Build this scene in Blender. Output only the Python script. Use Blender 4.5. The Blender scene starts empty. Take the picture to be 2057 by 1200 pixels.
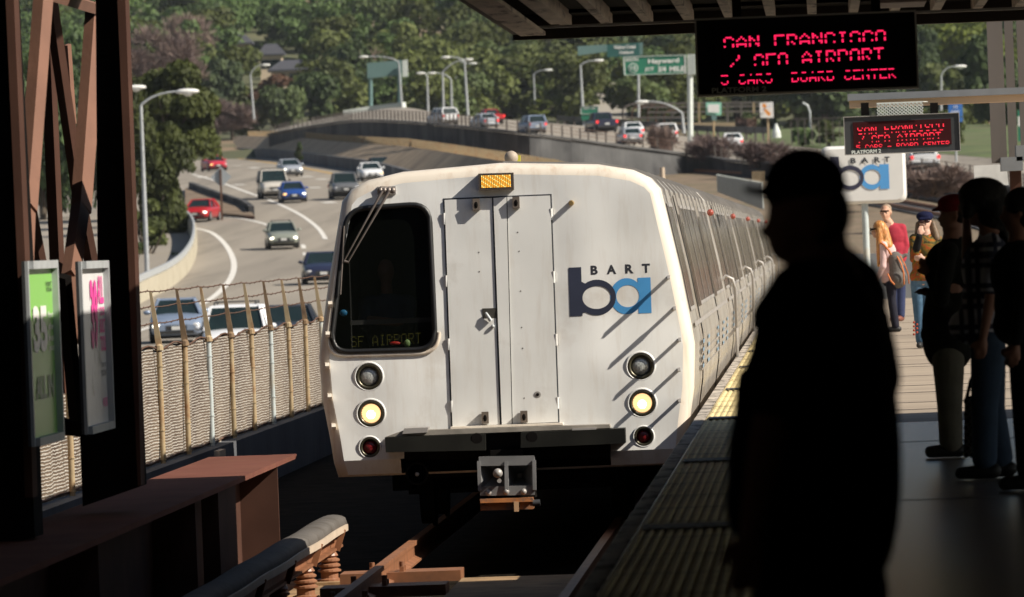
import bpy, bmesh, math, random
import numpy as np
from mathutils import Vector, Matrix, Euler
from mathutils.geometry import tessellate_polygon
from mathutils.bvhtree import BVHTree
random.seed(7); np.random.seed(7)
C = bpy.context.scene.collection
SC = bpy.context.scene

# ------------------------------------------------------------------ camera
PW, PH, FOC = 2057.0, 1200.0, 14400.0
EYE = Vector((0, 0, 1.45))
def cam_axes(vx=1648, vy=465, roll=2.2):
    Y = Vector((vx-PW/2, PH/2-vy, -FOC)).normalized()
    r = math.radians(roll)
    a = Vector((-math.sin(r), math.cos(r), 0))
    Z = (a + Vector((0, 0, -a.dot(Y)/Y.z))).normalized()
    X = Y.cross(Z)
    return Matrix((X, Y, Z))
AX = cam_axes()
cam = bpy.data.cameras.new('camera'); camo = bpy.data.objects.new('camera', cam); C.objects.link(camo)
m4 = AX.to_4x4(); m4.translation = EYE; camo.matrix_world = m4
cam.lens = FOC/PW*36; cam.sensor_width = 36; cam.clip_start = 0.5; cam.clip_end = 9000
cam.dof.use_dof = True; cam.dof.focus_distance = 68.0; cam.dof.aperture_fstop = 8.0
SC.camera = camo
# ------------------------------------------------------------------ world and sun
SUN = Vector((0.74, -0.235, 0.62)).normalized()
w = bpy.data.worlds.new('World'); SC.world = w; w.use_nodes = True
nt = w.node_tree; bg = nt.nodes['Background']
sky = nt.nodes.new('ShaderNodeTexSky'); sky.sky_type = 'NISHITA'; sky.sun_disc = False
sky.sun_elevation = math.asin(SUN.z); sky.sun_rotation = math.atan2(SUN.x, SUN.y)
nt.links.new(sky.outputs[0], bg.inputs[0]); bg.inputs[1].default_value = 0.05
sl = bpy.data.lights.new('sun', 'SUN'); sl.energy = 5.0; sl.angle = math.radians(0.5); sl.color = (1.0, 0.92, 0.80)
so = bpy.data.objects.new('sun', sl); C.objects.link(so)
so.rotation_euler = SUN.to_track_quat('Z', 'Y').to_euler(); so.location = (30, -10, 40)
SC.view_settings.view_transform = 'Standard'; SC.view_settings.look = 'None'
SC.view_settings.exposure = 0.52; SC.view_settings.gamma = 1
SC.render.engine = 'CYCLES'
SC.cycles.max_bounces = 6

# ------------------------------------------------------------------ pixel -> world helpers (photo pixels)
def ray(px, py): return AX @ Vector((px-PW/2, PH/2-py, -FOC))
def P(px, py, D):
    d = ray(px, py); return EYE + d*(D/d.y)
def PX(px, py, X):
    d = ray(px, py); return EYE + d*(X/d.x)
def PZ(px, py, z):
    d = ray(px, py); return EYE + d*((z-EYE.z)/d.z)
YF, RK = 61.8, 0.09
def FP(px, py, off=0.0):      # on the raked front of the train, off = metres proud of it
    d = ray(px, py); t = (YF-off+RK*EYE.z)/(d.y-RK*d.z); return EYE + d*t

# ------------------------------------------------------------------ materials
def srgb(r, g, b):
    f = lambda c: (c/255/12.92) if c/255 <= .04045 else ((c/255+.055)/1.055)**2.4
    return (f(r), f(g), f(b))
MATS = {}
def mat(name, c, rough=.6, metal=0.0, var=.15, scale=4.0, bump=0.0, bscale=None, spec=.5, c2=None, c2s=1.0, c2lo=.5, c2hi=.7, emit=None, estr=1.0, coat=0, stretch=None, trans=0, rnd=0, streak=None):
    if name in MATS: return MATS[name]
    m = bpy.data.materials.new(name); m.use_nodes = True; n = m.node_tree; N = n.nodes; L = n.links
    b = N['Principled BSDF']
    b.inputs['Roughness'].default_value = rough; b.inputs['Metallic'].default_value = metal
    b.inputs['Specular IOR Level'].default_value = spec
    if coat: b.inputs['Coat Weight'].default_value = coat
    tc = N.new('ShaderNodeTexCoord'); src = tc.outputs['Object']
    if stretch:
        mp = N.new('ShaderNodeMapping'); mp.inputs['Scale'].default_value = stretch
        L.new(src, mp.inputs[0]); src = mp.outputs[0]
    no = N.new('ShaderNodeTexNoise'); no.inputs['Scale'].default_value = scale; no.inputs['Detail'].default_value = 5
    L.new(src, no.inputs['Vector'])
    mx = N.new('ShaderNodeMix'); mx.data_type = 'RGBA'
    mx.inputs[6].default_value = tuple(max(0, x*(1-var)) for x in c)+(1,)
    mx.inputs[7].default_value = tuple(min(1, x*(1+var)) for x in c)+(1,)
    rr = N.new('ShaderNodeMapRange'); rr.inputs[1].default_value = .3; rr.inputs[2].default_value = .7
    L.new(no.outputs[0], rr.inputs[0]); L.new(rr.outputs[0], mx.inputs[0])
    out = mx.outputs[2]
    if c2:
        n2 = N.new('ShaderNodeTexNoise'); n2.inputs['Scale'].default_value = c2s; n2.inputs['Detail'].default_value = 8; n2.inputs['Roughness'].default_value = .65
        L.new(src, n2.inputs['Vector'])
        r2 = N.new('ShaderNodeMapRange'); r2.inputs[1].default_value = c2lo; r2.inputs[2].default_value = c2hi
        L.new(n2.outputs[0], r2.inputs[0])
        m2 = N.new('ShaderNodeMix'); m2.data_type = 'RGBA'; m2.inputs[7].default_value = tuple(c2)+(1,)
        L.new(r2.outputs[0], m2.inputs[0]); L.new(out, m2.inputs[6]); out = m2.outputs[2]
    if streak:
        m5 = N.new('ShaderNodeMapping'); m5.inputs['Scale'].default_value = (9,9,.55); L.new(tc.outputs['Object'], m5.inputs[0])
        n5 = N.new('ShaderNodeTexNoise'); n5.inputs['Scale'].default_value = 1.3; n5.inputs['Detail'].default_value = 6; n5.inputs['Roughness'].default_value = .7; L.new(m5.outputs[0], n5.inputs['Vector'])
        r5 = N.new('ShaderNodeMapRange'); r5.inputs[1].default_value = .50; r5.inputs[2].default_value = .78; r5.inputs[4].default_value = streak[3]; L.new(n5.outputs[0], r5.inputs[0])
        x5 = N.new('ShaderNodeMix'); x5.data_type = 'RGBA'; x5.inputs[7].default_value = tuple(streak[:3])+(1,); L.new(r5.outputs[0], x5.inputs[0]); L.new(out, x5.inputs[6]); out = x5.outputs[2]
    if rnd:
        oi = N.new('ShaderNodeObjectInfo'); hs = N.new('ShaderNodeHueSaturation')
        r3 = N.new('ShaderNodeMapRange'); r3.inputs[3].default_value = 1-rnd; r3.inputs[4].default_value = 1+rnd
        L.new(oi.outputs['Random'], r3.inputs[0]); L.new(r3.outputs[0], hs.inputs['Value']); L.new(out, hs.inputs['Color']); out = hs.outputs[0]
    L.new(out, b.inputs['Base Color'])
    if bump:
        nb = N.new('ShaderNodeTexNoise'); nb.inputs['Scale'].default_value = bscale or scale*3; nb.inputs['Detail'].default_value = 4 if (bscale or 9) > 3 else 1.2
        L.new(src, nb.inputs['Vector'])
        bp = N.new('ShaderNodeBump'); bp.inputs['Strength'].default_value = 1.0; bp.inputs['Distance'].default_value = bump
        L.new(nb.outputs[0], bp.inputs['Height']); L.new(bp.outputs[0], b.inputs['Normal'])
    if emit:
        b.inputs['Emission Color'].default_value = tuple(emit)+(1,); b.inputs['Emission Strength'].default_value = estr
    if trans:
        b.inputs['Transmission Weight'].default_value = trans
    MATS[name] = m
    return m

M = dict(
 terrain=mat('hill_soil_and_grass', (.075,.08,.035), .95, var=.35, scale=.03, c2=(.20,.14,.085), c2s=.012, c2lo=.5, c2hi=.62),
 asphalt=mat('freeway_concrete', (.25,.22,.18), .9, var=.16, scale=.30, c2=(.14,.122,.10), c2s=.33, c2lo=.50, c2hi=.72, stretch=(1.3,.045,1)),
 gore=mat('dirt_island', (.16,.115,.075), .95, var=.3, scale=.6),
 line=mat('white_road_paint', (.62,.60,.56), .8, var=.1),
 yline=mat('yellow_road_paint', (.42,.27,.09), .8, var=.1),
 ballast=mat('ballast_brown', (.17,.125,.08), .95, var=.35, scale=1.2, bump=.03, bscale=9, c2=(.11,.10,.05), c2s=.15),
 conc=mat('pale_concrete', (.30,.27,.22), .9, var=.15, scale=.8, c2=(.15,.12,.09), c2s=.5, c2lo=.55, c2hi=.8),
 barrier=mat('grey_barrier_concrete', (.12,.125,.135), .9, var=.2, scale=.35, c2=(.05,.05,.05), c2s=.25, c2lo=.5, c2hi=.75, spec=.1, streak=(.03,.03,.03,.7)),
 barrierl=mat('cream_ramp_barrier', (.42,.38,.29), .9, var=.15, scale=.6, c2=(.16,.13,.08), c2s=.6, c2lo=.5, c2hi=.75),
 brownwall=mat('brown_slatted_fence_wall', (.20,.15,.10), .9, var=.15, scale=.3, c2=(.16,.12,.085), c2s=.12, c2lo=.5, c2hi=.72, stretch=(1,.3,1), streak=(.09,.06,.045,.8)),
 darkwall=mat('weathered_dark_concrete', (.10,.10,.10), .9, var=.3, scale=.3, c2=(.03,.03,.035), c2s=.12, c2lo=.45, c2hi=.65, spec=.1, streak=(.02,.02,.02,.7)),
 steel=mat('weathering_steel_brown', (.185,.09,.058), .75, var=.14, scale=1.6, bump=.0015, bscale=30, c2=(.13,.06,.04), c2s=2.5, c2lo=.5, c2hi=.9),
 steeld=mat('dark_and_shaded_steel', (.070,.034,.024), .85, var=.2, scale=2, spec=.12),  # dark steel, also the shaded copy of the brown for stiffeners and braces
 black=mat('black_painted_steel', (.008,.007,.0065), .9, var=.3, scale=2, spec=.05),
 girder=mat('rusty_girder_top', (.155,.062,.045), .9, var=.15, scale=1.5, spec=.08, c2=(.17,.08,.05), c2s=4, c2lo=.5, c2hi=.8),
 galv=mat('galvanised_steel', (.42,.44,.45), .5, metal=.2, var=.12, scale=5),
 lamp=mat('lamp_head_white', (.78,.78,.75), .5, var=.05),
 rustpole=mat('rusty_fence_post', (.38,.29,.17), .8, var=.2, scale=3, c2=(.24,.12,.05), c2s=3),
 greypole=mat('galvanised_fence_post', (.45,.50,.50), .7, var=.12, scale=3, c2=(.42,.33,.2), c2s=2, c2lo=.5, c2hi=.7),
 wire=mat('barbed_wire_rust', (.10,.05,.03), .8),
 rail=mat('rusty_rail', (.24,.10,.045), .6, var=.2, scale=5, c2=(.16,.07,.035), c2s=6),
 shaded_bed=mat('trackbed_shaded', (.016,.013,.010), .95, var=.5, scale=3, bump=.02, bscale=12, spec=.02),  # near black: the shade below the train put into the bed colour
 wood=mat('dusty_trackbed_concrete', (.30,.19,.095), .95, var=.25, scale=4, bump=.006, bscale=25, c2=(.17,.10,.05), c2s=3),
 cover=mat('grey_fibreglass_cover', (.115,.105,.095), .8, var=.12, scale=4, spec=.1, c2=(.08,.07,.06), c2s=3),
 coverl=mat('cream_cover_board', (.50,.40,.30), .7, var=.1, scale=3),
 insul=mat('brown_porcelain', (.28,.13,.07), .45, var=.15, scale=8),
 dark=mat('sooty_underfloor', (.008,.007,.006), .9, var=.3, scale=3, spec=.05),
 led=mat('red_led', (.3,.0,.01), .5, var=.02, emit=(1.0,.018,.10), estr=1.1),
 led2=mat('red_led_far', (.3,.0,.01), .5, var=.02, emit=(1.0,.03,.06), estr=1.0),
 ledback=mat('dark_red_display', (.012,.002,.002), .6, var=.1, spec=.15),
 ledback2=mat('dark_red_display_lit', (.035,.002,.003), .7, var=.1, spec=.2),
 boardgrey=mat('charcoal_sign_housing', (.032,.034,.037), .6, var=.1),
 edge=mat('bare_aluminium_edge', (.35,.33,.31), .5, metal=.3, var=.1),
 cream=mat('tan_painted_beam', (.66,.47,.31), .7, var=.05, scale=2),
 greyp=mat('grey_painted_steel', (.18,.19,.20), .6, var=.08),
 post=mat('taupe_painted_column', (.12,.103,.09), .7, var=.08, scale=1),
 rib=mat('weathered_ceiling_slat', (.62,.54,.46), .85, var=.2, scale=3, stretch=(3,.6,3), c2=(.12,.10,.085), c2s=2, c2lo=.55, c2hi=.65),
 white=mat('sign_white', (.78,.77,.74), .4, var=.03),
 navy=mat('logo_navy', (.022,.027,.05), .5, var=.1, c2=(.4,.4,.4), c2s=9, c2lo=.68, c2hi=.74),
 navyc=mat('logo_navy_clean', (.035,.035,.065), .5, var=.05),
 blue=mat('logo_blue', (.06,.27,.56), .5, var=.1, c2=(.45,.5,.55), c2s=11, c2lo=.62, c2hi=.72),
 bluec=mat('logo_blue_clean', (.09,.33,.68), .5, var=.04),
 txt=mat('black_lettering', (.02,.022,.03), .6, var=.05),
 greytxt=mat('dim_grey_lettering', (.16,.16,.155), .7, var=.05),
 green=mat('freeway_sign_green', (.02,.19,.11), .5, var=.08),
 dgreen=mat('freeway_sign_dark_green', (.02,.10,.09), .5, var=.08),
 teal=mat('sign_back_teal', (.12,.21,.20), .7, var=.06),
 pale=mat('sign_pale_panel', (.62,.66,.62), .6, var=.08),
 sblue=mat('sign_blue', (.04,.17,.52), .5, var=.05),
 orange=mat('orange_sign_paint', (.75,.28,.03), .5, var=.05),
 grass=mat('verge_grass', (.075,.105,.028), .95, var=.45, scale=.25, c2=(.13,.11,.06), c2s=.12),
 rubber=mat('tyre_rubber', (.02,.02,.02), .85, var=.1),
 rim=mat('alloy_rim', (.35,.35,.35), .4, metal=.6, var=.1),
 cglass=mat('car_glass', (.012,.022,.022), .12, var=.3, scale=1, spec=.6),
 grille=mat('car_grille', (.03,.03,.03), .4, var=.2, scale=9),
 hl=mat('headlamp_lens', (.6,.6,.6), .2, var=.05, metal=.2),
 hlon=mat('headlamp_lit', (.8,.8,.7), .3, var=.02, emit=(1,.93,.75), estr=2.2),
 hlam=mat('headlamp_amber', (.8,.5,.2), .3, var=.02, emit=(1,.55,.18), estr=1.3),
 tail=mat('tail_lamp_red', (.5,.02,.02), .3, var=.05),
 tailon=mat('tail_lamp_lit', (.6,.02,.02), .3, var=.02, emit=(1,.05,.05), estr=.9),
 plate=mat('number_plate', (.6,.6,.58), .5, var=.05),
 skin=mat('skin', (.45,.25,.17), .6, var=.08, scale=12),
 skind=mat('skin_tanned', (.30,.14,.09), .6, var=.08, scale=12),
)
def paint(name, c, rough=.3, metal=0.0): return mat(name, c, rough, metal=metal, var=.06, scale=2, coat=.35)

# ------------------------------------------------------------------ mesh builder
def split_build(mb, name, ms, parent):
    """every loose piece becomes a part of its own"""
    par_ = {}
    def fd(a):
        while par_.setdefault(a, a) != a: par_[a] = par_[par_[a]]; a = par_[a]
        return a
    key = [(round(v.x, 4), round(v.y, 4), round(v.z, 4)) for v in mb.v]
    for f in mb.f:
        a = fd(key[f[0]])
        for i in f[1:]: par_[fd(key[i])] = a
    grp = {}
    for k, f in enumerate(mb.f): grp.setdefault(fd(key[f[0]]), []).append(k)
    for ks in grp.values():
        q = MB(); idx = {}
        for k in ks:
            for i in mb.f[k]:
                if i not in idx: idx[i] = len(q.v); q.v.append(mb.v[i])
            q.f.append([idx[i] for i in mb.f[k]]); q.m.append(mb.m[k]); q.sm.append(mb.sm[k])
        q.build(name, ms, parent)
class MB:
    def __init__(s): s.v = []; s.f = []; s.m = []; s.sm = []
    def add(s, vs, fs, mi=0, sm=False):
        o = len(s.v); s.v += [Vector(x) for x in vs]
        for f in fs: s.f.append([i+o for i in f]); s.m.append(mi); s.sm.append(sm)
        return s
    def box(s, x0, x1, y0, y1, z0, z1, mi=0):
        vs = [(x, y, z) for x in (x0, x1) for y in (y0, y1) for z in (z0, z1)]
        return s.add(vs, [(0,1,3,2),(4,6,7,5),(0,4,5,1),(2,3,7,6),(0,2,6,4),(1,5,7,3)], mi)
    def beam(s, p, q, w, d, roll=0, mi=0, up=Vector((0,0,1))):
        p = Vector(p); q = Vector(q); a = (q-p).normalized()
        if abs(a.dot(up)) > .98: up = Vector((0,1,0))
        u = a.cross(up).normalized(); v = u.cross(a)
        if roll: R = Matrix.Rotation(roll, 3, a); u = R @ u; v = R @ v
        vs = []
        for e in (p, q):
            for i, j in ((-1,-1),(1,-1),(1,1),(-1,1)): vs.append(e+u*(i*w/2)+v*(j*d/2))
        return s.add(vs, [(3,2,1,0),(4,5,6,7),(0,1,5,4),(1,2,6,5),(2,3,7,6),(3,0,4,7)], mi)
    def tube(s, pts, r, n=8, mi=0, sm=True):
        pts = [Vector(p) for p in pts]; rr = r if isinstance(r, (list, tuple)) else [r]*len(pts)
        rings = []
        up = Vector((0,0,1))
        for i, p in enumerate(pts):
            a = (pts[min(i+1, len(pts)-1)]-pts[max(i-1, 0)]).normalized()
            uu = a.cross(up)
            if uu.length < .05: uu = a.cross(Vector((0,1,0)))
            uu.normalize(); vv = uu.cross(a)
            rings.append([p+(uu*math.cos(2*math.pi*k/n)+vv*math.sin(2*math.pi*k/n))*rr[i] for k in range(n)])
        vs = [x for rg in rings for x in rg]; fs = []
        for i in range(len(pts)-1):
            for k in range(n): fs.append((i*n+k, i*n+(k+1)%n, (i+1)*n+(k+1)%n, (i+1)*n+k))
        s.add(vs, fs, mi, sm)
        s.add(rings[0], [tuple(range(n))], mi); s.add(rings[-1], [tuple(range(n))[::-1]], mi)
        return s
    def disc_stack(s, c, axis, prof, n=20, mi=0, sm=False, up=Vector((0,0,1)), caps=(1,1)):
        # lathe: prof list of (offset along axis, radius)
        a = Vector(axis).normalized(); c = Vector(c)
        if abs(a.dot(up)) > .9: up = Vector((0,1,0))
        u = a.cross(up).normalized(); v = u.cross(a)
        vs = []
        for o, r in prof:
            for k in range(n): vs.append(c+a*o+(u*math.cos(2*math.pi*k/n)+v*math.sin(2*math.pi*k/n))*r)
        fs = []
        for i in range(len(prof)-1):
            for k in range(n): fs.append((i*n+k, i*n+(k+1)%n, (i+1)*n+(k+1)%n, (i+1)*n+k))
        s.add(vs, fs, mi, sm)
        if caps[0] and prof[0][1] > 1e-4: s.add(vs[:n], [tuple(range(n))], mi)
        if caps[1] and prof[-1][1] > 1e-4: s.add(vs[-n:], [tuple(range(n))], mi)
        return s
    def ball(s, c, r, n=12, mi=0, sc=(1,1,1)):
        c = Vector(c); vs = []; fs = []
        for i in range(n//2+1):
            t = math.pi*i/(n//2)
            for k in range(n):
                a = 2*math.pi*k/n
                vs.append(c+Vector((math.sin(t)*math.cos(a)*r*sc[0], math.sin(t)*math.sin(a)*r*sc[1], math.cos(t)*r*sc[2])))
        for i in range(n//2):
            for k in range(n): fs.append((i*n+k, i*n+(k+1)%n, (i+1)*n+(k+1)%n, (i+1)*n+k))
        return s.add(vs, fs, mi, True)
    def loft(s, rings, mi=0, sm=False, caps=(True, True), closed=True):
        n = len(rings[0]); vs = [x for r in rings for x in r]; fs = []
        for i in range(len(rings)-1):
            for k in range(n if closed else n-1): fs.append((i*n+k, i*n+(k+1)%n, (i+1)*n+(k+1)%n, (i+1)*n+k))
        s.add(vs, fs, mi, sm)
        if caps[0]: s.add(rings[0], [tuple(range(n))], mi)
        if caps[1]: s.add(rings[-1], [tuple(range(n))[::-1]], mi)
        return s
    def prism(s, poly, vec, mi=0):
        vec = Vector(vec); a = [Vector(p) for p in poly]; b = [p+vec for p in a]; n = len(a)
        s.add(a+b, [tuple(range(n)), tuple(range(2*n-1, n-1, -1))]+[(k, k+n, (k+1)%n+n, (k+1)%n) for k in range(n)], mi)
        return s
    def build(s, name, ms, parent=None, smooth=None, fixn=True):
        me = bpy.data.meshes.new(name)
        if parent is not None: org = parent.location if parent.parent is None else parent.parent.location+parent.location
        else:
            xs = [v.x for v in s.v]; ys = [v.y for v in s.v]; zs = [v.z for v in s.v]
            org = Vector(((min(xs)+max(xs))/2, (min(ys)+max(ys))/2, min(zs)))
        me.from_pydata([tuple(v-org) for v in s.v], [], s.f)
        if not isinstance(ms, (list, tuple)): ms = [ms]
        for x in ms: me.materials.append(x)
        me.polygons.foreach_set('material_index', s.m)
        me.polygons.foreach_set('use_smooth', s.sm if smooth is None else [smooth]*len(s.f))
        if fixn:
            b = bmesh.new(); b.from_mesh(me); bmesh.ops.recalc_face_normals(b, faces=b.faces); b.to_mesh(me); b.free()
        me.update()
        o = bpy.data.objects.new(name, me); C.objects.link(o)
        if parent is not None: o.parent = parent
        else: o.location = org
        return o
def tag(o, label=None, cat=None, group=None, kind=None):
    if label: o['label'] = label
    if cat: o['category'] = cat
    if group: o['group'] = group
    if kind: o['kind'] = kind
    return o
def root(name, loc, label, cat, group=None, rz=0):
    o = bpy.data.objects.new(name, None); C.objects.link(o); o.location = loc; o.rotation_euler = (0, 0, rz)
    o.empty_display_size = .3
    return tag(o, label, cat, group)
def arc(c, r0, r1, a0, a1, n=8, ry=None):
    return [(c[0]+r0*math.cos(a0+(a1-a0)*i/n), c[1]+r1*math.sin(a0+(a1-a0)*i/n)) for i in range(n+1)]
def polyfill(mb, outer, holes, fn, mi=0):
    """outer, holes: lists of 2d points; fn maps 2d -> 3d"""
    loops = [[Vector((p[0], p[1], 0)) for p in l] for l in [outer]+holes]
    tri = tessellate_polygon(loops); flat = [p for l in loops for p in l]
    mb.add([fn(p.x, p.y) for p in flat], [t for t in tri], mi)
TXT = {}
def text_mesh(s, bold=0.0):
    k = (s, bold)
    if k in TXT: return TXT[k]
    cu = bpy.data.curves.new('t', 'FONT'); cu.body = s; cu.size = 1; cu.offset = bold; cu.resolution_u = 3
    o = bpy.data.objects.new('t', cu); C.objects.link(o)
    dg = bpy.context.evaluated_depsgraph_get(); dg.update()
    me = bpy.data.meshes.new_from_object(o.evaluated_get(dg))
    vs = [v.co.copy() for v in me.vertices]; fs = [tuple(p.vertices) for p in me.polygons]
    bpy.data.objects.remove(o); bpy.data.curves.remove(cu); bpy.data.meshes.remove(me)
    TXT[k] = (vs, fs); return vs, fs
def add_text(mb, s, o, u, v, bold=0.0, mi=0):
    """fit text in the parallelogram origin o (lower left), u = width vector, v = height vector"""
    vs, fs = text_mesh(s, bold)
    x0 = min(a.x for a in vs); x1 = max(a.x for a in vs); y0 = min(a.y for a in vs); y1 = max(a.y for a in vs)
    mb.add([Vector(o)+Vector(u)*((a.x-x0)/(x1-x0))+Vector(v)*((a.y-y0)/(y1-y0)) for a in vs], fs, mi)
GLY = {
 'S':["01110","10001","10000","01110","00001","10001","01110"],'A':["00100","01010","10001","10001","11111","10001","10001"],
 'N':["10001","11001","10101","10101","10011","10001","10001"],'F':["11111","10000","10000","11110","10000","10000","10000"],
 'R':["11110","10001","10001","11110","10100","10010","10001"],'C':["01110","10001","10000","10000","10000","10001","01110"],
 'I':["01110","00100","00100","00100","00100","00100","01110"],'O':["01110","10001","10001","10001","10001","10001","01110"],
 '/':["00001","00001","00010","00100","01000","10000","10000"],'P':["11110","10001","10001","11110","10000","10000","10000"],
 'T':["11111","00100","00100","00100","00100","00100","00100"],'5':["11111","10000","11110","00001","00001","10001","01110"],
 'B':["11110","10001","10001","11110","10001","10001","11110"],'D':["11110","10001","10001","10001","10001","10001","11110"],
 'E':["11111","10000","10000","11110","10000","10000","11111"],'-':["00000","00000","00000","11111","00000","00000","00000"],' ':["00000"]*7}
def led_text(mb, s, o, u, v, rows=range(7), fill=.8, sub=1, mi=0):
    """o = top left, u = vector for the whole width, v = full height downwards"""
    nch = len(s)*6-1; du = u/nch; dv = v/7
    for ci, ch in enumerate(s):
        g = GLY[ch]
        for r in range(7):
            if r not in rows: continue
            for c in range(5):
                if g[r][c] != '1': continue
                for a in range(sub):
                    for b in range(sub):
                        q = o+du*(ci*6+c+(a+(1-fill)/2)/sub)+dv*(r+(b+(1-fill)/2)/sub)
                        eu = du*(fill/sub); ev = dv*(fill/sub)
                        mb.add([q, q+eu, q+eu+ev, q+ev], [(0,1,2,3)], mi)
def blob(name, blobs, m, parent, voxel=.012, smooth=4):
    b = MB()
    for t in blobs:
        if t[0] == 'c':
            p, q, r1, r2 = t[1:]; p = Vector(p); q = Vector(q)
            b.ball(p, r1, 14); b.ball(q, r2, 14)
            if (q-p).length > 1e-3: b.tube([p, q], [r1, r2], 14)
        else:
            p, sc = t[1:3]; b.ball(p, 1.0, 20, sc=sc)
    o = b.build(name, m, parent, smooth=True)
    md = o.modifiers.new('r', 'REMESH'); md.mode = 'VOXEL'; md.voxel_size = voxel; md.use_smooth_shade = True
    if smooth:
        ms = o.modifiers.new('s', 'SMOOTH'); ms.iterations = smooth; ms.factor = .5
    dg = bpy.context.evaluated_depsgraph_get(); dg.update()
    me = bpy.data.meshes.new_from_object(o.evaluated_get(dg))
    me.materials.clear(); me.materials.append(m)
    o.modifiers.clear(); old = o.data; o.data = me; bpy.data.meshes.remove(old); me.name = name
    return o
# ------------------------------------------------------------------ ground, freeway and hills
FZ = [(-80,-3.4),(60,-3.4),(150,-3.3),(236,-2.95),(327,-1.5),(400,.1),(500,3.45),(576,6.0),(750,9.6),(1000,14.2),(1300,19)]
TZ = [(-400,-5),(60,-4.4),(236,-4.0),(327,-2.6),(400,-1.0),(500,2.4),(600,5),(750,8.2),(850,10),(1000,17.5),(1150,31),(1300,48),(1500,76),(1800,125),(2500,230),(4500,520)]
def interp(tab, x):
    xs = [a for a, b in tab]; ys = [b for a, b in tab]
    return float(sum(np.interp(x+d, xs, ys)*w_ for d, w_ in ((-30,.25),(0,.5),(30,.25))))
def zf(y): return interp(FZ, y)+1.45
def zt(x, y):
    return interp(TZ, y)+1.45+ (0 if y < 820 else 2.2*math.sin(x*.03+y*.011)+1.5*math.sin(x*.071-y*.017))
XR = [(-80,-7.42),(200,-7.42),(300,-9.5),(400,-15.5),(500,-26),(570,-35),(750,-56),(1000,-86),(1300,-125)]
def xr(y):
    xs = [a for a, b in XR]; ys = [b for a, b in XR]
    return float(np.mean([np.interp(y+d, xs, ys) for d in (-50,-25,0,25,50)])) if y > 150 else -7.42
def grid_sheet(name, xs, ys, fz, m, kind='structure'):
    b = MB(); nx = len(xs)
    b.add([(x, y, fz(x, y)) for y in ys for x in xs], [(j*nx+i, j*nx+i+1, (j+1)*nx+i+1, (j+1)*nx+i) for j in range(len(ys)-1) for i in range(nx-1)], 0, True)
    o = b.build(name, m); tag(o, kind=kind); return o, BVHTree.FromPolygons(b.v, b.f)
ter, TB = grid_sheet('terrain', list(range(-1500, 1501, 60))+[], list(range(-400, 800, 40))+list(range(800, 1500, 12))+list(range(1500, 4600, 100)), zt, M['terrain'])
ys = list(range(-60, 1300, 10))
b = MB(); vs = []
for y in ys: vs += [(-150-.05*y, y, zf(y)), (xr(y)-18, y, zf(y)), (xr(y)+.3, y, zf(y))]
b.add(vs, [(3*i+k, 3*i+k+1, 3*i+k+4, 3*i+k+3) for i in range(len(ys)-1) for k in range(2)], 0, True)
fw = tag(b.build('freeway', M['asphalt']), kind='structure'); FB = BVHTree.FromPolygons(b.v, b.f)
def hit(px, py, tree, up=0.0):
    h = tree.ray_cast(EYE, ray(px, py).normalized(), 6000)[0]
    return None if h is None else h+Vector((0, 0, up))
def smooth_px(pts, n=8):
    out = []
    for i in range(len(pts)-1):
        p0 = pts[max(i-1,0)]; p1 = pts[i]; p2 = pts[i+1]; p3 = pts[min(i+2, len(pts)-1)]
        for k in range(n):
            t = k/n
            out.append(tuple(.5*((2*b_)+(-a+c)*t+(2*a-5*b_+4*c-d)*t*t+(-a+3*b_-3*c+d)*t**3) for a, b_, c, d in zip(p0, p1, p2, p3)))
    out.append(pts[-1]); return out
def stripe(name, pts, tree, width, m, up=.012, dash=None):
    w_ = [hit(x, y, tree, up) for x, y in smooth_px(pts)]; w_ = [p for p in w_ if p]
    b = MB(); acc = 0
    for i in range(len(w_)-1):
        p, q = w_[i], w_[i+1]
        a0 = (w_[min(i+1,len(w_)-1)]-w_[max(i-1,0)]); a1 = (w_[min(i+2,len(w_)-1)]-w_[i])
        n0 = Vector((a0.y, -a0.x, 0)).normalized()*width/2; n1 = Vector((a1.y, -a1.x, 0)).normalized()*width/2
        acc += (q-p).length
        b.add([p-n0, p+n0, q+n1, q-n1], [(0,1,2,3)])
    return tag(b.build(name, m), kind='structure')
stripe('road_edge_line', [(385,458),(425,468),(455,495),(470,530),(462,562),(435,592),(405,612)], FB, .30, M['line'])
stripe('road_edge_line', [(310,655),(292,661),(262,672),(238,680)], FB, .22, M['line'])
stripe('road_gore_line', [(428,434),(480,439),(520,447),(545,455)], FB, .30, M['line'])
stripe('road_lane_line', [(385,350),(440,366),(500,388),(545,404),(600,430),(638,458),(654,481)], FB, .28, M['line'])
stripe('road_yellow_line', [(470,318),(540,327),(620,340),(690,354)], FB, .5, M['yline'])
stripe('road_margin_strip', [(436,313),(540,323.5),(650,339),(770,354),(900,373)], FB, .5, M['conc'])  # pale concrete strip along the parapet foot
for n_, ps in enumerate([((474,333),(484,333)),((505,337),(516,338)),((475,371),(484,372)),((612,355),(622,356)),((642,360),(652,361)),((545,362),(552,363)),((628,377),(636,378)),((655,406),(668,408)),((402,356),(410,357)),((608,492),(611,500)),((612,508),(614,514)),((616,520),(618,526))]):
    stripe('road_lane_dash', list(ps), FB, .9 if n_ < 9 else .25, M['line'])
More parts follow.
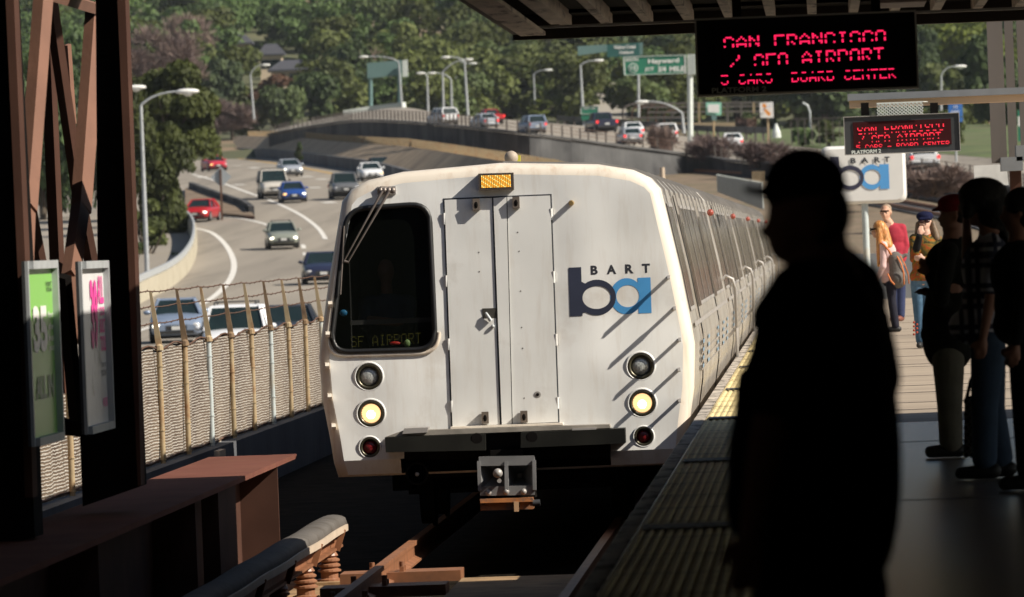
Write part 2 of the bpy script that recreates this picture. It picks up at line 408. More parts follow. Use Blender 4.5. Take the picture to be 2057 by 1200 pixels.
# dirt island between ramp and freeway
isl = [(372,385),(384,381),(420,395),(470,413),(505,432),(512,441),(470,437),(428,434),(395,440),(372,442)]
b = MB(); pts = [hit(x, y, FB) for x, y in isl]; b.prism([p+Vector((0,0,.02)) for p in pts], (0,0,.2)); tag(b.build('dirt_island', M['gore']), kind='structure')
b = MB(); kp = [hit(x, y, FB) for x, y in [(384,382),(420,396),(468,413),(492,421),(506,433)]]
for p, q in zip(kp[:-1], kp[1:]): b.beam(p+Vector((0,0,.3)), q+Vector((0,0,.3)), .35, .6)
tag(b.build('island_kerb', M['darkwall']), 'low dark kerb wall along the dirt island beside the ramp', 'kerb')

# ---- left ramp barrier with metal rail
bp = smooth_px([(222,640),(272,612),(300,597),(335,579),(365,556),(384,528),(391,500),(388,475),(372,455)], 6)
W_ = [hit(x, y, FB) for x, y in bp]
rb = root('ramp_barrier', W_[0], 'cream concrete barrier with a steel top rail curving along the ramp', 'barrier')
b = MB()
for p, q in zip(W_[:-1], W_[1:]):
    b.beam(p+Vector((0,0,.42)), q+Vector((0,0,.42)), .3, .84)
b.build('barrier_wall', M['barrierl'], rb)
b = MB()
for p, q in zip(W_[:-1], W_[1:]):
    b.beam(p+Vector((.0,0,1.0)), q+Vector((0,0,1.0)), .12, .26)
for p in W_[::3]: b.beam(p+Vector((0,0,.8)), p+Vector((0,0,1.05)), .1, .1)
b.build('guard_rail', M['galv'], rb)

# ---- ballast strip of the railway and track bed
def zb(x, y): return max(-1.60, zf(y)-.05) if y > 150 else -1.60
b = MB(); vs = []; yb = list(range(-60, 1000, 10))
for y in yb: vs += [(xr(y)+.25, y, zb(0, y)), (xr(y)+12, y, zb(0, y)), (xr(y)+32+y*.05, y, zb(0, y))]
b.add(vs, [(3*i+k, 3*i+k+1, 3*i+k+4, 3*i+k+3) for i in range(len(yb)-1) for k in range(2)], 0, True)
tag(b.build('track_bed', M['ballast']), kind='structure'); RB = BVHTree.FromPolygons(b.v, b.f)

# ---- parapet along the freeway with brown fence wall far off, leaned back to catch the sun
def ribbon_wall(mb, ys_, xo, z0, z1, th, mi=0):
    ri = []
    for y in ys_:
        x = xr(y)+xo; h0 = z0(y); h1 = z1(y)
        ri.append([Vector((x, y, h0)), Vector((x+th, y, h0)), Vector((x+th, y, h1)), Vector((x, y, h1))])
    mb.loft(ri, mi)
yw = [-60, 40, 150]+list(range(160, 1250, 10))
def wtop(y): return -.82 if y < 120 else max(-.82, zf(y)+1.05)
b = MB(); ribbon_wall(b, yw, 0, lambda y: zf(y)-.3, wtop, .3)
par = tag(b.build('parapet_wall', M['barrier']), 'long grey concrete parapet between the freeway and the railway', 'parapet')
yw2 = list(range(400, 1060, 10))
def wtot(y): return float(np.interp(y, [420,450,500,550,600,700,800], [3.4,3.1,2.7,2.35,2.15,2.15,2.4]))
b = MB(); ri = []
for y in yw2:
    x = xr(y); e = 2.4; ri.append([Vector((x+.32, y, zf(y)+.9)), Vector((x+e, y, zf(y)+wtot(y))), Vector((x+e+.5, y, zf(y)+wtot(y)-.3)), Vector((x+e+.5, y, zf(y)-.6)), Vector((x+.32, y, zf(y)-.6))])  # sloped face replaces an upright wall so the sun reaches it
b.loft(ri, 0)
bw = root('embankment_fence', (xr(250), 250, zf(250)), 'long brown bank with stubby rusty fence posts curving away above the freeway parapet', 'fence')
b.build('bank', mat('brown_bank', (.40,.29,.18), .95, var=.2, scale=.25, c2=(.20,.14,.09), c2s=.15, c2lo=.5, c2hi=.75, streak=(.16,.11,.07,.5)), bw)
b = MB(); y = 402
while y < 900:
    zt_ = zf(y)+wtot(y); x = xr(y)+2.6
    b.beam((x, y, zt_-.1), (x, y-.0, zt_+.6), .22, .2); y += 3.4
b.build('wall_posts', M['rustpole'], bw)['kind'] = 'stuff'
# shrub on the wall is made with the plants

# ---- upper freeway carriageway on the right with its dark retaining wall
UW = [(2150,418,400),(2057,395,418),(1990,382,435),(1853,360,465),(1700,349,490),(1502,337,524),(1403,324,540),(1239,304,530),(1130,289,525),(998,273,528),(896,262,567),(808,254,618),(721,251,672),(648,259,728),(590,268,766),(540,278,800)]
UF = [(2150,345,480),(2057,325,500),(1990,318,520),(1853,308,570),(1700,305,620),(1502,285,690),(1403,277,720),(1239,259,710),(1130,250,705),(998,238,710),(896,230,740),(808,216,780),(721,226,820),(648,239,850),(590,251,875),(540,263,895)]
def dens(T, n=6): return smooth_px(T, n)
un = [P(x, y, d) for x, y, d in dens(UW)]; uf = [P(x, y, d) for x, y, d in dens(UF)]
b = MB(); nn = len(un); b.add(un+uf, [(i, i+1, nn+i+1, nn+i) for i in range(nn-1)], 0, True)
tag(b.build('upper_freeway', M['asphalt']), kind='structure'); UB = BVHTree.FromPolygons(b.v, b.f)
def proj0(p):
    q = AX.inverted() @ (p-EYE); return PW/2-q.x/q.z*FOC
b = MB(); ri = []
for i, p in enumerate(un):
    h = float(np.interp(proj0(p), [540,998,1130,1239,1403,1502,1700,1853,2150],[4.0,4.0,3.2,2.4,1.5,1.2,1.3,1.3,1.6]))
    ri.append([p+Vector((0,0,.3)), p+Vector((0,.45,.3)), p+Vector((0,.45,-h)), p+Vector((0,0,-h))])
rw = root('retaining_wall', un[0], 'long dark weathered retaining wall curving under the upper carriageway', 'wall')
b.loft(ri); b.build('wall_face', M['darkwall'], rw)
b = MB()
for p, q in zip(un[:-1], un[1:]): b.beam(p+Vector((0,.1,.42)), q+Vector((0,.1,.42)), .5, .14)
b.build('coping', M['darkwall'], rw)
b = MB()
for i in range(0, nn-1, 1):
    p, q = un[i], un[i+1]; k = max(1, int((q-p).length/3.2))
    for j in range(k):
        c = p+(q-p)*(j/k)
        b.beam(c+Vector((0,.15,.4)), c+Vector((0,.15,1.35)), .12, .10)
b.build('fence_post_row', M['post'], rw)['kind'] = 'stuff'
b = MB()
for hh in (.8, 1.05, 1.3):
    for p, q in zip(un[:-1], un[1:]): b.beam(p+Vector((0,.15,hh)), q+Vector((0,.15,hh)), .03, .03)
b.build('fence_wire', M['wire'], rw)
# far cream coping and wall behind the flyover
b = MB(); q_ = [P(x, y, d) for x, y, d in [(690,228,925),(745,219,925),(812,211,922)]]
for p, q in zip(q_[:-1], q_[1:]): b.beam(p, q, .7, .7)
tag(b.build('flyover_coping', M['pale']), 'pale concrete coping rising to the big blank sign back', 'coping')
b = MB(); b.prism([P(x, y, 930) for x, y in [(560,268),(650,240),(745,221),(815,213),(830,236),(830,262),(560,280)]], (0, 1.5, 0))
tag(b.build('flyover_side_wall', M['brownwall']), 'sunlit tan side wall of the flyover under the pale coping', 'wall')
# guard rail between carriageway and verge, verge grass
gr = [P(x, y, d) for x, y, d in smooth_px([(1120,249,860),(1200,255,820),(1300,263,780),(1400,271,740),(1480,275,700),(1545,277,670)])]
g = root('guard_rail', gr[0], 'dark guard rail with blocks at the far side of the upper carriageway', 'guard rail')
b = MB()
for p, q in zip(gr[:-1], gr[1:]): b.beam(p+Vector((0,0,.7)), q+Vector((0,0,.7)), .12, .6)
b.build('rail', M['boardgrey'], g)
b = MB()
for p in gr[::2]: b.beam(p-Vector((0,0,.3)), p+Vector((0,0,1.0)), .25, .25)
split_build(b, 'rail_post', M['post'], g)
VG = [(1380,280,728),(1500,284,695),(1600,297,655),(1700,303,626),(1853,307,574),(1990,318,524),(2150,338,484)]
VB = [(1380,262,860),(1500,262,850),(1600,258,840),(1700,255,830),(1853,252,800),(1990,250,780),(2150,246,760)]
gn = [P(*t) for t in smooth_px(VG)]; gf = [P(*t) for t in smooth_px(VB)]
b = MB(); n_ = len(gn); b.add(gn+gf, [(i, i+1, n_+i+1, n_+i) for i in range(n_-1)], 0, True)
tag(b.build('grass_verge', M['grass']), kind='structure'); GB = BVHTree.FromPolygons(b.v, b.f)
# concrete ramp climbing among the trees
b = MB()
rp = [P(x, y, d) for x, y, d in [(1185,238,900),(1262,240,900),(1252,190,1000),(1262,168,1060),(1222,166,1060),(1198,190,1000)]]
b.prism(rp, (0, 1, -1)); tag(b.build('concrete_ramp', M['conc']), kind='structure')

# ---- tracks beyond the platform (second line), as rails on a dark bed
def rails(name, pts, lab):
    c = [hit(x, y, RB, .0) for x, y in smooth_px(pts)]; c = [p for p in c if p]
    r_ = root(name, c[0], lab, 'track')
    b = MB()
    for i in range(len(c)-1): b.beam(c[i]+Vector((0,0,.05)), c[i+1]+Vector((0,0,.05)), 2.6, .1)
    b.build('sleeper_bed', M['darkwall'], r_)
    for s in (-.84, .84):
        b = MB()
        for i in range(len(c)-1):
            a = (c[i+1]-c[i]); n0 = Vector((a.y, -a.x, 0)).normalized()*s
            b.beam(c[i]+n0+Vector((0,0,.2)), c[i+1]+n0+Vector((0,0,.2)), .09, .2)
        b.build('rail', M['rail'], r_)
    b = MB()
    for i in range(len(c)-1):
        a = (c[i+1]-c[i]); n0 = Vector((a.y, -a.x, 0)).normalized()*1.5
        b.beam(c[i]+n0+Vector((0,0,.4)), c[i+1]+n0+Vector((0,0,.4)), .3, .14)
    b.build('third_rail_cover', M['black'], r_)
rails('railway_track', [(2110,437),(2057,424),(1960,407),(1850,389),(1700,370),(1560,356),(1450,349),(1350,344)], 'dark railway track with third rail at the foot of the retaining wall')
rails('railway_track', [(2110,492),(2057,474),(1960,446),(1850,424),(1760,408)], 'dark railway track nearest the platform behind the passengers')
# slatted light fence panel beyond the train roof
b = MB(); p0 = P(1441,352,300); p1 = P(1532,368,280); 
b.prism([p0, p1, p1-Vector((0,0,1.05)), p0-Vector((0,0,.72))], (0,.1,0))
fp = root('fence_panel', p0-Vector((0,0,.8)), 'pale weathered slatted fence panel on the brown slope beyond the train roof', 'fence')
b.build('panel', mat('pale_slats', (.34,.31,.27), .9, var=.45, scale=1.5, stretch=(14,14,.5)), fp)
b = MB()
for k in range(24):
    p = p0+(p1-p0)*(k/23); b.beam(p-Vector((0,.05,.7+.3*k/23)), p+Vector((0,-.05,.04)), .06, .05)
split_build(b, 'batten', M['pale'], fp)
b = MB()
for k in range(9):
    p = P(1512+k*3.1, 362, 285); b.beam(p-Vector((0,0,.2)), p+Vector((0,0,.35)), .03, .03)
tag(b.build('rusty_railing', M['rustpole']), 'short row of rusty uprights behind the pale slatted fence', 'railing')
b = MB(); p = P(1331,360,260); b.tube([p, p+Vector((0,0,.42))], .09); tag(b.build('marker_post', M['coverl']), 'small tan stub post just behind the train roof corner', 'post')

# ------------------------------------------------------------------ foliage
def foliage_mat(name, c, var=.45, tl=.3):
    m = bpy.data.materials.new(name); m.use_nodes = True; n = m.node_tree; N = n.nodes; L = n.links
    b_ = N['Principled BSDF']; b_.inputs['Roughness'].default_value = .65; b_.inputs['Specular IOR Level'].default_value = .25
    tc = N.new('ShaderNodeTexCoord'); no = N.new('ShaderNodeTexNoise'); no.inputs['Scale'].default_value = .55; no.inputs['Detail'].default_value = 3
    L.new(tc.outputs['Object'], no.inputs['Vector'])
    oi = N.new('ShaderNodeObjectInfo'); ad = N.new('ShaderNodeMath'); ad.operation = 'MULTIPLY_ADD'; ad.inputs[1].default_value = .25
    L.new(oi.outputs['Random'], ad.inputs[0]); L.new(no.outputs[0], ad.inputs[2])
    rr = N.new('ShaderNodeMapRange'); rr.inputs[1].default_value = .38; rr.inputs[2].default_value = .88
    L.new(ad.outputs[0], rr.inputs[0])
    mx = N.new('ShaderNodeMix'); mx.data_type = 'RGBA'
    mx.inputs[6].default_value = (c[0]*(1-var), c[1]*(1-var), c[2]*(1-var*.6), 1); mx.inputs[7].default_value = (c[0]*(1+var), c[1]*(1+var*.8), c[2]*(1+var*.3), 1)
    L.new(rr.outputs[0], mx.inputs[0]); L.new(mx.outputs[2], b_.inputs['Base Color'])
    tr = N.new('ShaderNodeBsdfTranslucent'); L.new(mx.outputs[2], tr.inputs[0]); ms = N.new('ShaderNodeMixShader'); ms.inputs[0].default_value = tl
    L.new(b_.outputs[0], ms.inputs[1]); L.new(tr.outputs[0], ms.inputs[2]); L.new(ms.outputs[0], N['Material Output'].inputs[0])
    return m
FM = dict(dark=foliage_mat('foliage_dark_green', (.050,.078,.030)), oak=foliage_mat('foliage_oak', (.055,.070,.018)), mid=foliage_mat('foliage_mid_green', (.078,.128,.044)),
          olive=foliage_mat('foliage_olive', (.095,.120,.038)), lime=foliage_mat('foliage_yellow_green', (.12,.155,.03)), rust=foliage_mat('foliage_russet', (.11,.065,.045)),
          bare=foliage_mat('bare_twigs', (.17,.125,.11), .25, .05), grey=foliage_mat('foliage_grey_green', (.085,.120,.048)))
bark = mat('bark', (.09,.07,.05), .9, var=.3, scale=3)
def cards(rng, centers, radii, n, size, twig=False, flat=.8):
    """n leaf cards spread on the shells of the blobs -> (4n,3) array"""
    k = len(centers); wts = radii**2; idx = rng.choice(k, n, p=wts/wts.sum())
    d = rng.normal(size=(n, 3)); d /= np.linalg.norm(d, axis=1)[:, None]
    flip = (d[:, 2] < -.35); d[flip, 2] *= -1
    rr = radii[idx]*(rng.uniform(.62, 1.08, n))
    p = centers[idx]+d*rr[:, None]*np.array([1, 1, flat])
    nrm = d+rng.normal(size=(n, 3))*.55; nrm /= np.linalg.norm(nrm, axis=1)[:, None]
    t = np.cross(nrm, rng.normal(size=(n, 3))); t /= np.linalg.norm(t, axis=1)[:, None]
    bt = np.cross(nrm, t); s = size*rng.uniform(.55, 1.35, n)
    if twig: t = d+rng.normal(size=(n, 3))*.5; t[:, 2] += .5; t /= np.linalg.norm(t, axis=1)[:, None]; bt = np.cross(t, rng.normal(size=(n, 3))); bt /= np.linalg.norm(bt, axis=1)[:, None]
    a = t*(s*(2.2 if twig else .5))[:, None]; b_ = bt*(s*(.10 if twig else .5))[:, None]
    V = np.stack([p-a-b_*.6, p+a*.7-b_, p+a+b_*.6, p-a*.7+b_], 1)
    return V.reshape(-1, 3)
def cards_mesh(name, V, ms, mi=None):
    n = len(V)//4; me = bpy.data.meshes.new(name)
    me.vertices.add(4*n); me.vertices.foreach_set('co', V.astype(np.float32).ravel())
    me.loops.add(4*n); me.loops.foreach_set('vertex_index', np.arange(4*n, dtype=np.int32))
    me.polygons.add(n); me.polygons.foreach_set('loop_start', np.arange(0, 4*n, 4, dtype=np.int32)); me.polygons.foreach_set('loop_total', np.full(n, 4, dtype=np.int32))
    for m in ms: me.materials.append(m)
    if mi is not None: me.polygons.foreach_set('material_index', mi.astype(np.int32))
    me.update(calc_edges=True); return me
def crown_blobs(rng, R, H, nb, low=.35):
    c = []; r = []
    for i in range(nb):
        a = rng.uniform(0, 2*math.pi); q = math.sqrt(rng.uniform(0, 1)); z = rng.uniform(low, .86)
        lim = math.sqrt(max(.05, 1-((z-.55)/.5)**2))
        c.append((math.cos(a)*q*R*.72*lim, math.sin(a)*q*R*.72*lim, z*H)); r.append(R*rng.uniform(.26, .46))
    return np.array(c), np.array(r)
PROTO = {}
def proto(kind, shape, size=.55, n=2600):
    k = (kind, shape, size, n)
    if k in PROTO: return PROTO[k]
    rng = np.random.default_rng(100+shape*17)
    if shape < 3: cc, rr = crown_blobs(rng, 5.0, 10, 16, .3)          # broad
    elif shape == 3: cc, rr = crown_blobs(rng, 2.8, 10, 14, .18)       # tall narrow
    else: cc, rr = crown_blobs(rng, 5.5, 4.2, 14, .12)                 # low bush, 4.2 m tall
    tw = kind == 'bare'
    me = cards_mesh('crown', cards(rng, cc, rr, n if not tw else int(n*1.3), size*(.8 if tw else 1), tw), [FM[kind]])
    b = MB()
    if shape < 4:
        b.tube([(0,0,-1.5),(.1,0,2),(.0,.1,5),(.2,0,7.5)], [.42,.32,.22,.08], 8)
        for a in range(5):
            an = a*1.26; b.tube([(0,0,2.2+a*.5),(math.cos(an)*1.4,math.sin(an)*1.4,4.2+a*.4),(math.cos(an)*2.6,math.sin(an)*2.6,6.2+a*.3)], [.17,.11,.04], 6)
    else:
        for a in range(6):
            an = a*1.05; b.tube([(0,0,-.6),(math.cos(an)*1.2,math.sin(an)*1.2,1.2),(math.cos(an)*2.8,math.sin(an)*2.8,2.6)], [.16,.09,.03], 6)
    o = b.build('trunk', bark, root('x', (0,0,0), 'x', 'x')); tm = o.data; par_ = o.parent; bpy.data.objects.remove(o); bpy.data.objects.remove(par_)
    PROTO[k] = (me, tm); return PROTO[k]
def tree(name, label, base, scale, kind, shape, rz=0, cat='tree', group=None, sc=None, size=.55, n=2600):
    me, tm = proto(kind, shape, size, n)
    r_ = root(name, base, label, cat, group, rz); r_.scale = sc or (scale, scale, scale)
    for nm, d in (('crown', me), ('trunk', tm)):
        o = bpy.data.objects.new(nm, d); C.objects.link(o); o.parent = r_
    return r_
def tree_px(name, label, px, pytop, pybot, D, kind, shape, wpx=None, cat='tree', group=None, size=.55, n=2600, rz=None):
    """crown top and bottom in photo pixels at distance D"""
    base = P(px, pybot, D); H = (pybot-pytop)*D/FOC; full = 10.0 if shape < 4 else 4.2; hs = H/(full*.97)
    base = base  # foot of the plant
    wd = (wpx*D/FOC/ (9.4 if shape < 3 else 5.4 if shape == 3 else 10.4)) if wpx else hs
    return tree(name, label, base, 1, kind, shape, rz=random.uniform(0, 6.28) if rz is None else rz, cat=cat, group=group, sc=(wd, wd, hs), size=size/ max(.25, (hs+wd)/2), n=n)

# the wooded hillside as one mass
rng = np.random.default_rng(3)
VV = []; MI = []; kinds = ['dark','oak','mid','olive','grey','bare','lime','rust']
def noise2(x, y): return math.sin(x*.045+1.3)*math.cos(y*.021+.4)+.6*math.sin(x*.11-y*.043)
AXi = AX.inverted()
def proj(p):
    q = AXi @ (Vector(p)-EYE); return (PW/2-q.x/q.z*FOC, PH/2+q.y/q.z*FOC)
CLEAR = [(735,25,40,32),(865,55,50,32),(1000,40,20,14),(560,190,78,88),(480,128,42,50),(1225,205,42,50)]
cnt = 0
for yy in np.arange(880, 1420, 15):
    for xx in np.arange(-150, 62, 9.5):
        x = xx+rng.uniform(-4.5, 4.5); y = yy+rng.uniform(-7, 7)
        z = zt(x, y); px, py = proj((x, y, z+3))
        if px < -80 or px > 2130 or py < -90 or py > 330: continue
        if y < (960 if px < 830 else 940 if px < 1250 else 890): continue
        if any(abs(px-a) < c_ and abs(py-b_) < d_ for a, b_, c_, d_ in CLEAR): continue
        H = rng.uniform(7.5, 13)*(.85 if y > 1200 else 1); R = H*rng.uniform(.48, .68)
        nz = noise2(x, y)+rng.uniform(-.7, .7)
        up = py < 130
        if px < 260 or (up and px < 720): k = rng.choice([2,2,0,1,2,0])
        elif up and px < 1000: k = rng.choice([3,4,2,2,1,4])
        elif px > 1400: k = rng.choice([0,0,3,1,0,6] if px > 1850 else [0,0,0,1,3])
        else: k = rng.choice([3,1,0,2,4,3,4,1,3,5,2] if nz > .2 else [0,1,3,4,1,2])
        cc, rr = crown_blobs(rng, R, H, 9, .2)
        cc += np.array([x, y, z-.5]); nc = 1350
        V = cards(rng, cc, rr, nc, .60 if k != 5 else .55, k == 5)
        VV.append(V); MI.append(np.full(nc, k)); cnt += 1
VV = np.concatenate(VV); MI = np.concatenate(MI)
org = np.array([-40, 1100, 30.]); me = cards_mesh('forest', VV-org, [FM[k] for k in kinds], MI)
fo = bpy.data.objects.new('forest', me); C.objects.link(fo); fo.location = org; tag(fo, 'dense mixed woodland covering the hillside', 'woodland', kind='stuff')
print('forest trees', cnt)
TP = tree_px
# individual trees one can tell apart
TP('oak_tree', 'huge dark green oak filling the left behind the tall ramp lamp post', 345, 125, 405, 470, 'oak', 0, 225, size=.27, n=22000)
TP('oak_tree', 'dark oak behind the steel frame left of the big ramp oak', 225, 150, 500, 455, 'oak', 1, 190, size=.30, n=9000)
TP('oak_tree', 'lower dark oak whose edge hangs over the distant red car', 318, 250, 560, 440, 'oak', 2, 165, size=.25, n=16000)
TP('tree', 'tree seen through the gaps of the steel frame at the far left', 90, 60, 560, 480, 'mid', 1, 240, size=.45, n=5000)
TP('leafy_shrub', 'tall olive shrub growing up behind the ramp barrier', 296, 390, 605, 400, 'olive', 3, 100, 'shrub', size=.2, n=9000)
TP('leafy_shrub', 'dark olive shrub leaning over the end of the ramp barrier', 345, 350, 510, 440, 'olive', 3, 52, 'shrub', size=.2, n=5000)
TP('leafy_shrub', 'yellow green shrub beside the foot of the tall ramp lamp post', 268, 470, 610, 385, 'grey', 3, 70, 'shrub', size=.2, n=4000)
TP('leafy_shrub', 'small bright green weed at the inner end of the ramp barrier', 357, 520, 556, 395, 'mid', 4, 22, 'shrub', size=.2, n=600)
TP('bare_tree', 'wide bare purplish tree behind the top of the big ramp oak', 310, 60, 260, 880, 'bare', 0, 200, size=.5, n=5000)
TP('bare_tree', 'small bare greyish tree at the left end of the flyover', 468, 205, 285, 930, 'bare', 1, 110, size=.5, n=3000)
TP('tree', 'blue green round tree just right of the big ramp oak', 440, 118, 250, 940, 'grey', 0, 105, size=.6, n=3500)
TP('tree', 'golden olive tree in front of the highest house', 440, 64, 170, 1090, 'olive', 1, 80, size=.6, n=2600)
TP('tree', 'olive tree in front of the middle house', 505, 98, 172, 1070, 'olive', 2, 56, size=.55, n=2600)
TP('tree', 'russet tree below the cream houses', 548, 152, 240, 965, 'rust', 1, 105, size=.55, n=2600)
TP('tree', 'brownish olive tree right of the cream houses', 662, 118, 240, 975, 'olive', 0, 110, size=.6, n=2600)
TP('dark_shrub', 'dark rounded shrub left of the blank sign back', 640, 172, 245, 955, 'dark', 4, 130, 'shrub', size=.6, n=2600)
TP('leafy_shrub', 'pale olive bush above the left end of the flyover', 565, 195, 262, 935, 'grey', 4, 110, 'shrub', size=.5, n=2600)
TP('leafy_shrub', 'yellowish low bush at the left end of the flyover', 500, 222, 275, 935, 'olive', 4, 90, 'shrub', size=.5, n=2000)
TP('tree', 'dark green tree behind the posts of the blank sign back', 775, 150, 245, 1010, 'dark', 1, 120, size=.7, n=2600)
TP('tree', 'large olive green tree between the red truck and the single lamp', 1010, 118, 250, 1000, 'oak', 0, 190, size=.6, n=5000)
TP('tree', 'olive tree reaching up to the canopy corner', 1120, 60, 225, 1050, 'olive', 1, 190, size=.7, n=4000)
TP('tree', 'brown green tree behind the cluster of lamps', 900, 70, 235, 1080, 'olive', 2, 150, size=.7, n=3500)
TP('lime_shrub', 'bright yellow green bush below the single lamp', 1088, 198, 248, 950, 'lime', 3, 55, 'shrub', size=.5, n=1500)
TP('lime_shrub', 'bright yellow green bush left of the small green exit sign', 1138, 205, 248, 960, 'lime', 4, 70, 'shrub', size=.5, n=1500)
TP('tree', 'dark tree behind the big green freeway sign', 1330, 75, 250, 1000, 'dark', 0, 190, size=.7, n=5000)
TP('tree', 'very dark tree beneath the near display board', 1480, 80, 262, 980, 'dark', 1, 220, size=.7, n=5000)
TP('tree', 'dark tree above the blue road sign', 1660, 90, 285, 900, 'dark', 2, 230, size=.7, n=5000)
TP('tree', 'yellow green tree left of the taupe platform columns', 1925, 45, 205, 950, 'lime', 0, 170, size=.7, n=4500)
TP('tree', 'dark tree between display board and yellow green tree', 1850, 60, 270, 900, 'dark', 1, 130, size=.7, n=4000)
TP('tree', 'olive tree behind the arched roadside lamp', 1900, 140, 290, 800, 'olive', 2, 130, size=.6, n=4000)
TP('tree', 'dark tree behind the taupe platform columns', 2010, 60, 320, 760, 'dark', 0, 160, size=.6, n=4000)
TP('leafy_shrub', 'dark green bush in the grass verge', 1612, 268, 294, 660, 'mid', 4, 44, 'shrub', size=.35, n=1200)
TP('leafy_shrub', 'reddish bush by the pedestrian cage', 1500, 246, 270, 720, 'rust', 4, 44, 'shrub', size=.35, n=900)
TP('leafy_shrub', 'green bush left of the yellow road sign', 1505, 225, 262, 730, 'grey', 3, 40, 'shrub', size=.35, n=900)
TP('leafy_shrub', 'tall weeds right of the yellow road sign', 1665, 240, 294, 660, 'olive', 3, 60, 'shrub', size=.35, n=1500)
TP('leafy_shrub', 'weedy bush below the blue road sign', 1915, 240, 296, 620, 'olive', 4, 90, 'shrub', size=.35, n=1800)
TP('dark_shrub', 'small dark cypress shrub standing against the bank above the parapet', 602, 285, 326, 600, 'dark', 3, 18, 'shrub', size=.3, n=900)
for i, (x, y, w_, D) in enumerate([(1330,292,50,560),(1430,306,100,540),(1530,318,120,520),(1640,338,150,470),(1760,352,150,430),(1880,372,150,385)]):
    TP('dry_brush', ['dry brown brush on the fence behind the white SUV','dry brown brush below the white car on the upper carriageway','dry brown brush nearest the man in the cap','dry brown brush on the wall behind the station sign','dry brown brush below the white pickup','dry brown brush below the white information panel'][i], x, y-14, y+20, D, 'bare', 4, w_, 'brush', size=.35, n=1500)

# ------------------------------------------------------------------ houses on the hill
def house(px, py, wpx, hpx, D, label, rz=.35):
    s = D/FOC; W2 = wpx*s/2; H = hpx*s; p = P(px, py, D)
    r_ = root('house', p, label, 'house', 'cream houses on the wooded hillside')
    b = MB(); dp = W2*1.3; b.box(p.x-W2, p.x+W2, p.y, p.y+dp, p.z-3, p.z+H*.62); b.build('wall', mat('cream_stucco', (.62,.50,.36), .9, var=.08), r_)
    b = MB(); e = .5; zt0 = p.z+H*.62
    b.prism([(p.x-W2-e, p.y-e, zt0), (p.x+W2+e, p.y-e, zt0), (p.x+W2*.55, p.y+dp*.35, zt0+H*.42), (p.x-W2*.55, p.y+dp*.35, zt0+H*.42)], (0, .3, .0))
    b.prism([(p.x-W2-e, p.y-e, zt0-.25), (p.x+W2+e, p.y-e, zt0-.25), (p.x+W2+e, p.y+dp, zt0-.25), (p.x-W2-e, p.y+dp, zt0-.25)], (0, 0, .3))
    b.add([(p.x+W2+e, p.y-e, zt0+.05), (p.x+W2+e, p.y+dp, zt0+.05), (p.x+W2*.55, p.y+dp*.5, zt0+H*.42), (p.x+W2*.55, p.y+dp*.35, zt0+H*.42)], [(0,1,2,3)])
    b.build('roof', mat('slate_roof', (.06,.062,.075), .8, var=.15), r_)
    for k in (-.55, 0, .55):
        b = MB(); b.box(p.x+k*W2-.55, p.x+k*W2+.55, p.y-.06, p.y-.004, p.z+.2, p.z+1.5); b.build('window', M['cglass'], r_)
house(478, 114, 50, 44, 1130, 'highest cream house with a grey roof half hidden by the golden olive tree')
house(545, 140, 44, 50, 1090, 'cream house with a grey roof right of the golden olive tree')
house(590, 168, 90, 46, 1040, 'lowest and widest cream house above the russet tree')
p = P(865, 38, 1290); b = MB(); b.box(p.x-5, p.x+4, p.y, p.y+3, p.z-1.5, p.z+.6); b.box(p.x-3.4, p.x-1, p.y+.3, p.y+2, p.z+.6, p.z+1.6)
tag(b.build('construction_trailer', M['boardgrey']), 'dark trailer parked on the bare earth clearing near the hilltop', 'trailer')
# ------------------------------------------------------------------ street lamps
def lamp(label, base, top, tip, D, r0=.16, name='street_lamp', head=1.0, bend=.35, group='roadside lamps', dx=0):
    b0 = P(base[0], base[1], D); t0 = P(top[0], top[1], D); e0 = P(tip[0], tip[1], D)
    r_ = root(name, b0, label, 'street lamp', group)
    b = MB(); b.tube([b0, b0+(t0-b0)*.5, t0], [r0, r0*.8, r0*.6], 8); b.build('pole', M['galv'], r_)
    b = MB(); pts = []
    c_ = t0+Vector(((e0.x-t0.x)*bend, 0, (e0.z-t0.z)*1.0))
    for k in range(9):
        t = k/8; pts.append(t0*(1-t)**2+c_*2*t*(1-t)+e0*t*t)
    b.tube(pts, [r0*.55]*4+[r0*.45]*5, 6); b.build('arm', M['galv'], r_)
    dr = 1 if e0.x > t0.x else -1
    b = MB(); b.ball(e0+Vector((dr*.45*head, 0, -.02)), 1, 12, sc=(.62*head, .26*head, .15*head))
    b.disc_stack(e0+Vector((dr*.5*head, 0, -.1*head)), (0,0,-1), [(0,.24*head),(.1*head,.2*head),(.16*head,.08*head)], 10, sm=True)
    b.build('lamp_head', M['lamp'], r_); return r_
lamp('tall lamp at the ramp barrier in front of the big oak', (297,585),(283,212),(358,184), 360, .13, head=1.0)
lamp('lamp whose head peeps out from behind the wide black column', (228,560),(214,205),(256,176), 400, .13)
lamp('distant lamp in front of the cream houses', (510,240),(503,150),(526,131), 900)
lamp('lamp standing before the blank sign back', (808,228),(801,125),(738,114), 860, bend=.25)
lamp('leftmost lamp of the middle cluster with a short arm', (860,234),(858,155),(852,147), 880, r0=.17)
lamp('second lamp of the middle cluster with a rising arm to the right', (891,230),(889,145),(934,120), 880, r0=.17, bend=.5)
lamp('lamp of the middle cluster with its arm to the left', (907,216),(906,160),(874,147), 930, r0=.17)
lamp('farther lamp behind the middle cluster with its head at the right', (917,200),(914,121),(943,128), 1000, r0=.17, bend=.8)
lamp('tallest lamp of the middle cluster reaching left', (940,240),(933,124),(903,115), 860, r0=.19)
lamp('single thin lamp above the yellow green bush', (1075,230),(1072,150),(1094,141), 950, r0=.14)
lamp('lamp beside the small green exit sign', (1170,214),(1166,132),(1194,122), 800, r0=.17)
